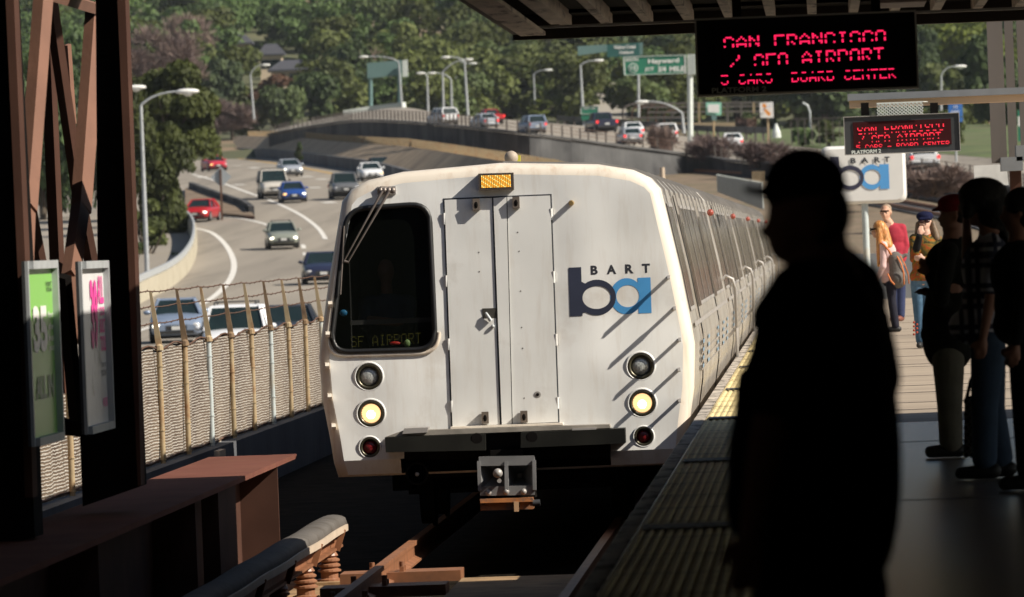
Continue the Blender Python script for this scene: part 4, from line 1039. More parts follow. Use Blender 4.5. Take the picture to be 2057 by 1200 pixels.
for i, lb in enumerate(['second white train car directly behind the leading one', 'third white train car in the middle of the train', 'fourth white train car from the front', 'last white train car partly hidden by the man in the cap']):
    y0 = yy+.35; y1 = y0+(21.4 if i < 3 else 22.6)
    t2 = root('train_car', (CX, y0, -1.05), lb, 'train car', 'cars of the train')
    car_sides(t2, y0, y1); yy = y1
# windscreen: rubber frame, glass, cab behind
b = MB()
lp = [Vector((x, fy(z, -.012), z)) for x, z in wl]; lp.append(lp[0])
b.tube(lp, .024, 8); b.build('windscreen_gasket', mat('black_rubber', (.008,.008,.008), .45, var=.1), tr)
b = MB(); cxw = sum(p[0] for p in wl)/len(wl); czw = sum(p[1] for p in wl)/len(wl)
lo = [(cxw+(x-cxw)*1.085, czw+(z-czw)*1.055) for x, z in wl]
lo = lo[14:]+lo[:1]
b.tube([Vector((x, fy(z, -.004), z)) for x, z in lo], .017, 8); b.build('window_lip', TC, tr)
gl = bpy.data.materials.new('tinted_glass'); gl.use_nodes = True; n = gl.node_tree; bs = n.nodes['Principled BSDF']
bs.inputs['Base Color'].default_value = (.004,.005,.004,1); bs.inputs['Roughness'].default_value = .08; bs.inputs['Alpha'].default_value = .55
no = n.nodes.new('ShaderNodeTexNoise'); no.inputs['Scale'].default_value = 1.5; tcn = n.nodes.new('ShaderNodeTexCoord'); n.links.new(tcn.outputs['Object'], no.inputs['Vector'])
r_ = n.nodes.new('ShaderNodeMapRange'); r_.inputs[3].default_value = .05; r_.inputs[4].default_value = .22; n.links.new(no.outputs[0], r_.inputs[0]); n.links.new(r_.outputs[0], bs.inputs['Roughness'])
b = MB(); b.add([Vector((x, fy(z, .02), z)) for x, z in wl], [tuple(range(len(wl)))]); ws = b.build('windscreen', gl, tr)
x0 = max(min(p[0] for p in wl)-.02, CX-1.34); x1 = max(p[0] for p in wl)+.05; z0 = min(p[1] for p in wl)-.05; z1 = max(p[1] for p in wl)+.05
b = MB(); ya = YF+.30; yb_ = YF+1.6
b.add([(x0,ya-.2,z0),(x1,ya-.2,z0),(x1,yb_,z0),(x0,yb_,z0),(x0,ya,z1),(x1,ya,z1),(x1,yb_,z1),(x0,yb_,z1)], [(0,1,2,3),(4,5,6,7),(3,2,6,7),(0,3,7,4),(1,2,6,5)])
b.build('cab_interior', mat('cab_lining', (.025,.026,.024), .7, var=.2), tr)
b = MB(); q = FP(700,645); q2 = FP(868,640); b.box(q.x, q2.x, YF+.28, YF+.6, q.z-.04, q.z); b.build('cab_console', mat('console_grey', (.09,.09,.085), .5, var=.2), tr)
b = MB(); o = FP(704,676,-.07); e = FP(846,668,-.07); led_text(b, 'SF AIRPORT', o+Vector((0,0,0)), e-o, Vector((0,.01,-.095)), fill=.5); b.build('destination_text', mat('destination_led_dim', (.05,.05,.01), .6, emit=(.55,.5,.08), estr=.14), tr)
for nm, px, py, m_, sc in (('red_item',793,690,mat('red_item_paint', (.6,.03,.02), .5, emit=(.6,.05,.03), estr=.0),(.05,.02,.018)),('green_item',818,690,mat('green_item_paint', (.35,.55,.2), .5),(.03,.02,.035)),('blue_item',690,629,mat('blue_item_paint', (.03,.25,.5), .5),(.035,.02,.03))):
    b = MB(); c = FP(px, py, -.055); b.ball(c, 1, 10, sc=sc); b.build(nm, m_, tr)
# wipers
WST = mat('wiper_steel', (.20,.17,.15), .45, metal=.5, var=.2)
wp = MB(); wp.box(FP(758,377).x, FP(795,377).x, YF+RK*FP(775,382).z-.02, YF+RK*FP(775,382).z+.01, FP(775,391).z, FP(775,375).z); wp.build('wiper_mount', M['edge'], tr)
wi = MB()
for a, c in (((768,384),(691,525)),((781,386),(699,527))): wi.tube([FP(*a,.09), FP((a[0]+c[0])/2,(a[1]+c[1])/2,.12), FP(*c,.06)], [.014,.010,.008], 6)
for px in (764,772,781,789): wi.ball(FP(px,383,.06), .03, 8)
wi.tube([FP(790,380,.03), FP(764,378,.06)], .02, 6); wi.tube([FP(691,525,.06), FP(700,527,.06)], .012, 6)
wi.build('wiper_arm', WST, tr)
wi = MB(); wi.tube([FP(691,454,.05), FP(688,520,.06), FP(684,592,.05)], .007, 5); wi.build('wiper_blade', WST, tr)
# door leaves
def leaf(name, q, off, m_, th=.012):
    b = MB(); P4 = [FP(x, y, off) for x, y in q]; b.prism(P4, (0, th, 0)); return b.build(name, m_, tr)
leaf('door_recess', [(890,399),(1108,390),(1124,851),(906,860)], .003, M['txt'], .002)
dl = leaf('door_leaf', [(893,402),(988,398),(1004,853),(909,857)], .016, TWD)
dr_ = leaf('door_leaf', [(1019,396),(1105,393),(1121,848),(1030,852)], .016, TWD)
leaf('door_mullion', [(991,398),(1017,396),(1028,852),(1008,853)], .03, TWD, .028)
b = MB()
for px, py in [(892,440),(896,565),(901,692),(907,817),(1107,431),(1112,557),(1117,683),(1120,810)]:
    c = FP(px, py, .006); b.tube([c-Vector((0,0,.05)), c+Vector((0,0,.05))], .013, 8); b.box(c.x-.026, c.x+.026, c.y, c.y+.008, c.z-.045, c.z+.045)
split_build(b, 'hinge', TWD, tr)
b = MB()
for px, py in [(962,507),(963,546),(1040,467),(1043,505),(1046,585),(1048,658),(1050,700),(1053,800)]:
    b.disc_stack(FP(px, py, .017), (0,-1,0), [(0,.006),(.002,.005)], 8)
split_build(b, 'rivet', M['post'], tr)
for px, py in [(957,411),(1037,407),(975,839),(1053,837)]:
    b = MB(); c = FP(px, py, .02); b.box(c.x-.03, c.x+.03, c.y-.055, c.y, c.z-.05, c.z+.05); o = b.build('door_bracket', mat('bracket_bronze', (.17,.14,.115), .5, metal=.3), tr)
    b = MB(); b.ball(c+Vector((0,-.056,-.005)), 1, 8, sc=(.016,.004,.03)); o2 = b.build('bracket_slot', M['black'], tr)
b = MB(); a = FP(969,620,.02); c = FP(1001,667,.02); b.box(a.x, c.x, a.y-.004, a.y+.004, c.z, a.z); b.build('handle_box', mat('handle_recess_steel', (.075,.07,.06), .5, metal=.4), tr)
b = MB(); b.tube([FP(986,645,.04), FP(979,634,.045), FP(976,629,.035)], [.017,.015,.012], 8); b.ball(FP(990,656,.03), .018, 8); b.build('handle', M['galv'], tr)
b = MB(); b.disc_stack(FP(1148,408), (0,-1,0), [(0,.024),(.07,.024),(.08,.018)], 12); b.build('top_lamp', mat('brass', (.35,.24,.10), .4, metal=.6), tr)
b = MB(); b.disc_stack(FP(1080,793,.017), (0,-1,0), [(0,.03),(.004,.028)], 12); b.build('lock', M['edge'], tr)
b = MB(); b.disc_stack(FP(1080,793,.022), (0,-1,0), [(0,.014),(.003,.012)], 8); b.build('lock_hole', M['black'], tr)
# amber display
b = MB(); P4 = [FP(x, y, .095) for x, y in [(961,349),(1031,347),(1032,381),(962,383)]]; b.prism(P4, (0,.13,0)); b.build('display_box', mat('display_housing_brown', (.055,.04,.03), .6), tr)
b = MB(); b2 = MB(); o = FP(966,353,.099); u = FP(1026,351,.099)-o; v = FP(967,378,.099)-o
for i in range(17):
    for j in range(10):
        (b if (i+j*3) % 4 else b2).add([o+u*((i+a)/17)+v*((j+c)/10) for a, c in ((.1,.12),(.8,.12),(.8,.88),(.1,.88))], [(0,1,2,3)])
b.build('display_grid', mat('amber_led', (.6,.3,.02), .5, emit=(1.0,.40,.03), estr=.75), tr); b2.build('display_dots', mat('amber_led_pale', (.7,.6,.2), .5, emit=(1,.8,.25), estr=.8), tr)
# roof ball
c = P(1027,317,64); b = MB(); b.ball(c, .062, 16); b.tube([c-Vector((0,0,.12)), c-Vector((0,0,.03))], .03, 8); b.build('roof_ball', mat('dusty_cream_ball', (.34,.28,.22), .6, var=.15, scale=10), tr)
c = P(1041,321,66); b = MB(); b.box(c.x-.02, c.x+.02, c.y, c.y+.05, c.z-.06, c.z+.04); b.build('roof_tab', mat('yellow_tab', (.6,.55,.05), .5), tr)
# lamps
for (cx, cz), R, kd in lights:
    b = MB(); c = Vector((cx, fy(cz), cz)); ax = Vector((0,1,0))
    b.disc_stack(c, ax, [(-.001,R*1.16),(-.012,R*1.06),(-.010,R),(.0,R*.985),(.03,R*.95)], 28, 0, True, caps=(0,0)); b.s = 0; rimo = b.build('lamp_bezel', TW if kd != 'x' else RIM, tr)
    b = MB(); b.disc_stack(c, ax, [(-.001,R*.985),(-.010,R*.93),(-.006,R*.76),(.03,R*.71),(.05,R*.70),(.10,R*.6)], 28, 0, True, caps=(0,1)); b.build('lamp_housing', RIM, tr)
    Rl = R*.70; b = MB(); b.disc_stack(c+Vector((0,.045,0)), (0,-1,0), [(0,Rl),(.018,Rl*.96),(.032,Rl*.7),(.04,Rl*.3),(.041,.0001)], 24, 0, True)
    lm = {'off': mat('clear_lens', (.50,.52,.50), .18, var=.35, scale=60, bump=.004, bscale=90, metal=.3), 'on': mat('lit_lens', (.45,.28,.14), .3, var=.05, emit=(1,.56,.26), estr=(1.15)), 'red': mat('red_lens', (.16,.012,.015), .25, var=.3, scale=60, bump=.003, bscale=90)}[kd]
    b.build('headlight' if kd != 'red' else 'tail_light', lm, tr)
    if kd == 'on':
        b = MB()
        for j in (-.6,-.35,-.1,.15,.4,.65): b.box(c.x-Rl*math.sqrt(1-j*j), c.x+Rl*math.sqrt(1-j*j), c.y-.004, c.y+.002, c.z+j*Rl-.0025, c.z+j*Rl+.0025)
        b2 = MB(); b2.disc_stack(c+Vector((0,.004,-.01)), (0,-1,0), [(0,Rl*.48),(.002,Rl*.3),(.003,.0001)], 20); b2.build('hot_spot', mat('lamp_glow', (.9,.9,.8), .3, emit=(1,.93,.78), estr=2.6), tr)
        split_build(b, 'lens_bar', mat('lens_bar_amber', (.7,.45,.2), .4, emit=(1,.62,.25), estr=1.0), tr)
# climbing pegs
for px, py in [(1346,556),(1358,618),(1368,681),(1367,741),(1368,803)]:
    b = MB(); c = FP(px-7, py+2); b.prism([c+Vector((0,.03,-.012)), c+Vector((0,.03,.012)), c+Vector((.006,-.09,.010)), c+Vector((.012,-.12,.022)), c+Vector((.012,-.22,.020)), c+Vector((.012,-.235,-.006)), c+Vector((.012,-.12,-.016)), c+Vector((.006,-.09,-.010))], (.022,0,0)); b.build('step_peg', M['edge'], tr)
for px, py in [(662,611),(657,672),(656,735),(661,797),(669,857)]:
    b = MB(); c = FP(px, py); b.prism([c+Vector((-.02,.05,-.028)), c+Vector((-.02,.05,.028)), c+Vector((0,-.15,.022)), c+Vector((0,-.17,0)), c+Vector((0,-.15,-.022))], (.035,0,0)); b.build('step_peg', TC, tr)
# lettering and logo
def logo(o, u, v, par, mb_b, mb_a, th=.0, dark=None, lite=None, off=Vector((0,-.0012,0))):
    """unit space: x 0..1, y 0..1"""
    nb, na = MB(), MB()
    f = lambda x, y, k: Vector(o)+Vector(u)*x+Vector(v)*y+off*k
    def ringpts(cx, cy, rx, ry, n=40): return [(cx+rx*math.cos(2*math.pi*i/n), cy+ry*math.sin(2*math.pi*i/n)) for i in range(n)]
    # b: stem and bowl
    hb = ringpts(.335,.365,.175,.235)[::-1]
    bowl = [(0,0),(0,1),(.155,1),(.155,.70)]+[(.335+.235*math.cos(a), .365+.365*math.sin(a)) for a in np.linspace(math.pi*.70, -math.pi*.70, 30)]+[(.155,.06),(.155,0)]
    polyfill(nb, bowl, [hb], lambda x, y: f(x, y, 2.2))
    ha = ringpts(.715,.365,.14,.225)[::-1]
    abowl = [(1,0),(1,.73),(.84,.73),(.84,.69)]+[(.70+.20*math.cos(a), .365+.37*math.sin(a)) for a in np.linspace(math.pi*.25, math.pi*1.75, 34)]+[(.84,.05),(.84,0)]
    polyfill(na, abowl, [ha], lambda x, y: f(x, y, 1))
    a_ = na.build('logo_letter_light', lite or M['blue'], par); b_ = nb.build('logo_letter_dark', dark or M['navy'], par); return a_, b_
o = FP(1145,636,.001); u = FP(1309,629,.001)-o; v = FP(1142,538,.001)-o
logo(o, u, v, tr, None, None)
b = MB()
for ch, xa, xb in (('B',1187,1201),('A',1219,1238),('R',1256,1273),('T',1290,1306)):
    o = FP(xa, 552.5-(xa-1187)*.036, .0015); add_text(b, ch, o, FP(xb, 552.5-(xa-1187)*.036-(xb-xa)*.036, .0015)-o, FP(xa-.6, 534-(xa-1187)*.036, .0015)-o, .04)
split_build(b, 'letter', M['txt'], tr)
# bumper and coupler
def fbox(name, q, off, depth, m_, par=tr):
    b = MB(); b.prism([FP(x, y, off) for x, y in q], (0, depth, 0)); return b.build(name, m_, par)
fbox('anticlimber', [(773,879),(975,872),(975,905),(775,909)], .34, .34, BMP); fbox('anticlimber', [(1046,869),(1255,861),(1256,891),(1046,900)], .34, .34, BMP)
fbox('anticlimber_recess', [(975,872),(1046,869),(1046,900),(975,905)], .18, .1, M['black'])
for px in (958, 1069):
    b = MB(); b.disc_stack(FP(px, 881 if px < 1000 else 878, .341), (0,-1,0), [(0,.048),(.003,.046)], 16); b.build('bumper_hole', M['black'], tr)
fbox('sill_plate', [(808,866),(1224,853),(1226,860),(775,878)], .26, .26, mat('sill_worn_steel', (.22,.20,.17), .6, var=.3, scale=6))
fbox('sill_plate', [(905,858),(1130,850),(1131,854),(905,862)], .16, .16, TC)
for px in (812, 1150):
    fbox('sill_bracket', [(px,861),(px+48,859),(px+46,869),(px-4,872)], .30, .28, M['edge'])
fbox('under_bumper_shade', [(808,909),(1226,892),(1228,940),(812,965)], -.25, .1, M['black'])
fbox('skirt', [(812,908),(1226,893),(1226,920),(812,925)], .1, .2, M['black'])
b = MB(); b.disc_stack(FP(838,952,.12), (0,-1,0), [(0,.10),(.02,.10),(.02,.085),(.0,.08)], 24); b.build('hose_coupling', M['dark'], tr)
b = MB(); b.ball(FP(838,953,.16), .02, 8); b.build('hose_cap', M['edge'], tr)
CG = mat('coupler_grey', (.20,.20,.20), .45, metal=.25, var=.2, scale=5)
K = lambda x, y, o_=.55: FP(x, y, o_)
def frame(q, o_, t, m_, name):
    b = MB(); Q = [K(x, y, o_) for x, y in q]
    for i in range(4): b.beam(Q[i], Q[(i+1)%4], t, .08)
    return b.build(name, m_, tr)
frame([(962,927),(1073,925),(1074,985),(964,987)], .60, .028, CG, 'coupler_frame')
fbox('coupler_top', [(964,922),(1071,920),(1072,927),(963,929)], .60, .3, CG)
b = MB()
def funnel(q, c, back):
    Q = [K(x, y, .59) for x, y in q]; cc = K(*c, back)
    I = [cc+(p-Vector(((Q[0].x+Q[2].x)/2, Q[0].y, (Q[0].z+Q[2].z)/2)))*.18 for p in Q]; I = [Vector((p.x, cc.y, p.z)) for p in I]
    b.add(Q+I, [(i, (i+1)%4, 4+(i+1)%4, 4+i) for i in range(4)]+[(4,5,6,7)])
funnel([(964,929),(1015,928),(1016,983),(965,985)], (996,952), .42); funnel([(1019,928),(1071,926),(1072,982),(1020,984)], (1044,956), .30)
b.build('coupler_funnel', CG, tr)
b = MB(); b.beam(K(1017,927,.61), K(1018,985,.61), .03, .06); b.build('coupler_divider', CG, tr)
b = MB(); b.tube([K(1001,951,.50), K(998,952,.72)], .035, 12); b.ball(K(1000,951,.72), .042, 12); b.tube([K(1003,966,.6), K(1003,966,.70)], .02, 8); b.build('coupler_pin', M['edge'], tr)
b = MB()
for px, py in [(981,990),(1017,988),(1052,988)]: b.ball(K(px, py, .62), .028, 8)
split_build(b, 'coupler_bolt', M['edge'], tr)
fbox('coupler_box', [(963,986),(1073,984),(1076,1000),(966,1003)], .5, .4, M['dark'])
RST = mat('rusty_orange_steel', (.36,.13,.035), .65, var=.3, scale=6, c2=(.10,.075,.06), c2s=7, c2lo=.48, c2hi=.62)
fbox('electric_head_cover', [(964,1003),(1070,1000),(1071,1008),(965,1011)], .66, .25, RST)
fbox('electric_head_cover', [(965,1011),(1071,1008),(1071,1023),(965,1026)], .62, .25, RST)
fbox('electric_head_latch', [(1032,1008),(1042,1008),(1042,1028),(1033,1028)], .67, .03, mat('latch_tan', (.40,.24,.13), .6))
b = MB(); b.tube([K(1070,1011,.6), K(1085,1010,.6)], .03, 10); b.build('coupler_plug', M['boardgrey'], tr)
fbox('drawbar', [(985,905),(1050,903),(1050,985),(985,987)], .25, 1.0, M['black'])
# driver inside the cab
dv = root('person', P(790,700,YF+.7)+Vector((0,0,-1.0)), 'train driver in a dark blue uniform barely seen behind the windscreen', 'person')
hd = P(775,545,YF+.75)
blob('body', [('e', hd, (.075,.09,.11)), ('c', hd-Vector((0,0,.1)), hd-Vector((0,-.02,.2)), .05, .055), ('e', hd+Vector((0,-.09,-.01)), (.014,.02,.02)), ('c', hd+Vector((-.15,-.1,-.42)), hd+Vector((.1,-.3,-.45)), .04, .035), ('e', hd+Vector((.12,-.32,-.45)), (.05,.05,.025))], M['skind'], dv, .012)
blob('uniform', [('c', hd+Vector((-.17,0,-.28)), hd+Vector((.17,0,-.28)), .075, .075), ('e', hd+Vector((0,0,-.5)), (.2,.13,.32)), ('c', hd+Vector((-.2,0,-.28)), hd+Vector((-.2,-.1,-.46)), .06, .05), ('c', hd+Vector((.2,0,-.28)), hd+Vector((.2,-.1,-.5)), .06, .05)], mat('uniform_navy', (.02,.03,.07), .8), dv, .015)

# ------------------------------------------------------------------ platform
PLC = mat('platform_concrete', (.34,.275,.205), .8, var=.10, scale=.9, bump=.004, bscale=1.6, stretch=(.35,2.2,1), c2=(.25,.20,.15), c2s=.6, c2lo=.5, c2hi=.7)
PLS = mat('platform_concrete_shaded', (.22,.215,.21), .26, var=.12, scale=.8, bump=.003, bscale=2.6, stretch=(.3,2.5,1), spec=.5)  # same concrete under the canopy, with its shade put into a greyer colour
b = MB(); b.box(-1.055, 9.5, 53.6, 150, -.5, 0); b.box(-1.055, 9.5, -40, 53.6, -.5, 0, 1); b.box(-.6, 9.0, -40, 149, -1.35, -.5)
tag(b.build('platform', [PLC, PLS]), kind='structure')
b = MB()
for q in [48.6, 57.2, 59.5, 63.1, 65.9, 70.2, 74.8, 76.2, 81, 86, 91, 97, 103, 110, 118, 127, 137, 38.2]: b.box(-.3, 9.4, q, q+(.05 if q in (57.2,63.1,76.2,65.9) else .03), .002, .0045)
tag(b.build('platform_joints', M['boardgrey']), kind='structure')
b = MB(); b.box(-1.05, -.965, -40, 150, .002, .006)
tag(b.build('platform_edge_strip', mat('worn_white_edge', (.42,.37,.31), .8, var=.35, scale=2.2, stretch=(2,.5,1), c2=(.09,.075,.06), c2s=2.6, c2lo=.5, c2hi=.58)), kind='structure')
YEL = mat('tactile_yellow', (.70,.57,.29), .75, var=.1, scale=1.5, c2=(.30,.21,.08), c2s=1.2, c2lo=.5, c2hi=.75)
BLK = mat('tactile_black', (.022,.024,.032), .6, var=.3, scale=5)
bands = [14.9, 25.2, 35.4, 45.7, 56.1, 66.4, 77.3, 87.5, 97.8, 108, 118.5, 129, 139]
b = MB(); b.box(-.955, -.32, -20, 150, .002, .008)
for i in range(13):
    xx = -.948+i*.0475; b.add([(xx,-20,.008),(xx+.008,-20,.016),(xx+.026,-20,.016),(xx+.034,-20,.008),(xx,150,.008),(xx+.008,150,.016),(xx+.026,150,.016),(xx+.034,150,.008)], [(0,1,5,4),(1,2,6,5),(2,3,7,6)])
tag(b.build('tactile_strip', YEL), kind='structure')
b = MB()
for q in bands:
    b.box(-.93, -.32, q-.28, q+.28, .0225, .026)
    if q < 50: 
        for i in range(11): b.box(-.905+i*.0555, -.885+i*.0555, q-.2, q+.2, .026, .028, 1)
for q in np.arange(14, 150, 1.83): b.box(-.93, -.32, q, q+.018, .0225, .0235)
tag(b.build('door_marks', [BLK, M['post']]), kind='structure')
b = MB(); b.box(.3, 3.5, 148.2, 148.6, 0, .95); tag(b.build('end_wall', M['greyp']), 'low grey wall closing the far end of the platform', 'wall')
b = MB(); b.box(.2, 1.0, 145.5, 146.3, 0, .16); tag(b.build('white_kerb', M['white']), 'small white kerb block at the far end of the platform', 'kerb')
# running rails, near track
rt = root('railway_track', (CX, 40, -1.32), 'rusty rails of the near track running under the train', 'track')
for xx in (-1.91, -3.585):
    b = MB(); z = -1.06
    pr = [(-.07,-.17),(.07,-.17),(.07,-.155),(.012,-.13),(.012,-.045),(.036,-.035),(.036,0),(-.036,0),(-.036,-.035),(-.012,-.045),(-.012,-.13),(-.07,-.155)]
    b.prism([(xx+a, 20, z+c) for a, c in pr], (0,150,0)); b.build('rail', M['rail'], rt)
b = MB(); b.box(-7.0, -1.0, 10, 175, -1.55, -1.42); b.build('track_slab', M['shaded_bed'], rt)  # slab colour carries the under-train shade
for i, q in enumerate((50.2, 52.6, 55.0, 57.3)):
    b = MB(); b.box(-3.95, -2.98, q, q+.55, -1.235, -1.15)
    for s in (-.13, .11): b.box(-3.585+s, -3.585+s+.035, q+.1, q+.22, -1.15, -1.11); b.box(-3.585+s, -3.585+s+.035, q+.34, q+.44, -1.15, -1.11); b.tube([(-3.585+s+.018,q+.16,-1.15),(-3.585+s+.018,q+.16,-1.07)], .022, 6)
    b.build('rail_fastening', M['rail'], rt)
b = MB(); b.prism([(-2.95,48,-1.234),(-1.4,48,-1.234),(-1.4,57.2,-1.234),(-2.97,57.35,-1.234)], (0,0,.02)); b.build('sunlit_bed_patch', M['wood'], rt)  # tan only inside the sun patch, so sunlight is painted into the bed
b = MB(); b.prism([(-4.75,57.0,-1.42),(-3.98,57.0,-1.42),(-3.9,61.3,-1.42),(-4.65,61.4,-1.42)], (0,0,.04)); b.build('sunlit_dirt', M['wood'], rt)  # dirt left tan on the sunlit stretch; bed around it is darkened for shade
# third rail: cover boards, conductor, insulators
t3 = root('third_rail', (-4.3, 50, -1.3), 'electric third rail with a curved grey cover board left of the track', 'third rail')
b = MB(); cc = []
for q in np.arange(30, 61.4, .15):
    w_ = math.sin(q*1.6)*.004
    cc.append([Vector((-4.27+.125*math.cos(a)*(1-.15*math.sin(a)), q, -.90+w_+.085*math.sin(a)**.45)) for a in np.linspace(0, math.pi, 9)]+[Vector((-4.27+.11*math.cos(a)*(1-.15*math.sin(a)), q, -.91+w_+.075*abs(math.sin(a))**.45)) for a in np.linspace(math.pi, 0, 9)])
b.loft(cc, 0, True); b.build('cover_board', M['cover'], t3)
b = MB(); cc = []
for q in np.arange(30, 61.3, .15):
    w_ = math.sin(q*1.6)*.004; cc.append([Vector((-4.15, q, -.895+w_)), Vector((-4.13, q, -.895+w_)), Vector((-4.13, q, -.95+w_)), Vector((-4.15, q, -.95+w_))])
b.loft(cc); b.build('cover_lip', M['coverl'], t3)
b = MB(); b.box(-4.33, -4.21, 30, 61.5, -1.0, -.985); b.box(-4.285, -4.255, 30, 61.5, -1.08, -1.0); b.box(-4.34, -4.2, 30, 61.5, -1.10, -1.08); b.build('conductor_rail', M['rail'], t3)
for q in (60.7, 57.9, 55.0, 52.0):
    b = MB(); c = (-4.27, q, -1.10)
    b.disc_stack((c[0],c[1],-1.36), (0,0,1), [(0,.11),(.02,.11),(.03,.075),(.08,.075),(.085,.10),(.10,.10),(.115,.07),(.13,.095),(.145,.095),(.16,.065),(.175,.09),(.19,.09),(.205,.06),(.22,.08),(.26,.06)], 16); b.build('insulator', M['insul'], t3)
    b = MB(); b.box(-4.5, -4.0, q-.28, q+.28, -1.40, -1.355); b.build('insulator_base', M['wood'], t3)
    b = MB(); b.beam((-4.2,q,-1.1), (-4.14,q,-.92), .03, .05); b.build('cover_bracket', M['rail'], t3)

# ------------------------------------------------------------------ chain fence on the parapet
fx = -7.30
fe = root('chain_link_fence', (fx, 80, -.82), 'chain link fence woven with brown slats and topped with barbed wire beside the freeway', 'fence')
def slatmat():
    m = bpy.data.materials.new('woven_slat_mesh'); m.use_nodes = True; n = m.node_tree; N = n.nodes; L = n.links; b_ = N['Principled BSDF']; b_.inputs['Roughness'].default_value = .7
    tc = N.new('ShaderNodeTexCoord'); sp = N.new('ShaderNodeSeparateXYZ'); 
    nz = N.new('ShaderNodeTexNoise'); nz.inputs['Scale'].default_value = .8; L.new(tc.outputs['Object'], nz.inputs['Vector'])
    mp = N.new('ShaderNodeMapping'); mp.inputs['Scale'].default_value = (0, .30, 1); L.new(tc.outputs['Object'], mp.inputs[0])
    wv = N.new('ShaderNodeTexWave'); wv.bands_direction = 'Z'; wv.inputs['Scale'].default_value = 9.6; wv.inputs['Distortion'].default_value = 4.2; wv.inputs['Detail'].default_value = 4; wv.inputs['Detail Scale'].default_value = 2.2; wv.inputs['Detail Roughness'].default_value = .6; L.new(mp.outputs[0], wv.inputs['Vector'])
    r1 = N.new('ShaderNodeMapRange'); r1.inputs[1].default_value = .45; r1.inputs[2].default_value = .85; L.new(wv.outputs[0], r1.inputs[0])
    n3 = N.new('ShaderNodeTexNoise'); n3.inputs['Scale'].default_value = 14; n3.inputs['Detail'].default_value = 3; L.new(tc.outputs['Object'], n3.inputs['Vector'])
    mu = N.new('ShaderNodeMath'); mu.operation = 'MULTIPLY'; L.new(r1.outputs[0], mu.inputs[0])
    r3 = N.new('ShaderNodeMapRange'); r3.inputs[1].default_value = .3; r3.inputs[2].default_value = .6; r3.inputs[3].default_value = .35; L.new(n3.outputs[0], r3.inputs[0]); L.new(r3.outputs[0], mu.inputs[1])
    m1 = N.new('ShaderNodeMix'); m1.data_type = 'RGBA'; m1.inputs[6].default_value = (.075,.046,.030,1); m1.inputs[7].default_value = (.165,.12,.082,1)
    r4 = N.new('ShaderNodeMapRange'); r4.inputs[1].default_value = .35; r4.inputs[2].default_value = .6; L.new(nz.outputs[0], r4.inputs[0]); L.new(r4.outputs[0], m1.inputs[0])
    m2 = N.new('ShaderNodeMix'); m2.data_type = 'RGBA'; m2.inputs[7].default_value = (.50,.47,.42,1); L.new(m1.outputs[2], m2.inputs[6]); L.new(mu.outputs[0], m2.inputs[0]); L.new(m2.outputs[2], b_.inputs['Base Color'])
    bp = N.new('ShaderNodeBump'); bp.inputs['Distance'].default_value = .005; L.new(wv.outputs[0], bp.inputs['Height']); L.new(bp.outputs[0], b_.inputs['Normal'])
    return m
b = MB(); yy_ = np.arange(44, 200, .35); nz = 10; vs = []
def fz(y): return -.80+max(0, zf(y)-zf(120))*.9 if y > 120 else -.80
for y in yy_:
    for j in range(nz+1):
        t = j/nz; vs.append((fx+.03*math.sin(y*2.1)*math.sin(t*3)+.02*math.sin(y*5+t*4), y, fz(y)+t*(1.26+.03*math.sin(y*1.9))))
b.add(vs, [(i*(nz+1)+j, i*(nz+1)+j+1, (i+1)*(nz+1)+j+1, (i+1)*(nz+1)+j) for i in range(len(yy_)-1) for j in range(nz)], 0, True); b.build('mesh', slatmat(), fe, fixn=False)
posts = [81.1+3.17*k for k in range(-8, 24)]
for i, y in enumerate(posts):
    z = fz(y); b = MB(); b.tube([(fx+.05,y,z-.05),(fx+.05,y,z+1.24)], .030, 10)
    for zz in (.03,.35,.8,1.05): b.disc_stack((fx+.05,y,z+zz), (0,0,1), [(0,.038),(.012,.038)], 10)
    b.build('fence_post', M['greypole'] if i % 3 == 0 else M['rustpole'], fe)
    b = MB(); c = Vector((fx+.05,y,z+1.25)); b.disc_stack(c-Vector((0,0,.02)), (0,0,1), [(0,.05),(.05,.045),(.07,.02)], 10)
    a = c+Vector((0,0,.04)); e = c+Vector((-.07,0,.62)); b.prism([a+Vector((-.035,0,0)), a+Vector((.035,0,0)), e+Vector((.014,0,0)), e+Vector((-.014,0,0))], (0,.03,0)); b.build('barb_arm', M['rustpole'] if i % 2 else mat('rusty_angle_iron', (.20,.13,.07), .8, var=.3, scale=6, c2=(.10,.06,.04), c2s=5), fe)
for j, (dz, dx) in enumerate(((.28,-.01),(.46,-.035),(.63,-.06))):
    b = MB(); pts = []
    for i in range(len(posts)-1):
        for k in range(4):
            t = k/4; y = posts[i]+3.17*t; pts.append((fx+dx, y-.02, fz(y)+1.25+dz-.015*math.sin(t*math.pi)))
    b.tube(pts, .007, 4)
    for i in range(0, len(pts)): b.beam(Vector(pts[i])-Vector((.012,0,.016)), Vector(pts[i])+Vector((.012,.02,.016)), .006, .006)
    b.build('barbed_wire', M['wire'], fe)
b = MB(); b.tube([(fx+.01,y,fz(y)+.03+.008*math.sin(y*3)) for y in np.arange(44,200,.5)], .012, 4); b.tube([(fx+.02,y,fz(y)+1.26+.03*math.sin(y*1.9)) for y in np.arange(44,200,.5)], .012, 4); b.build('tension_wire', M['wire'], fe)
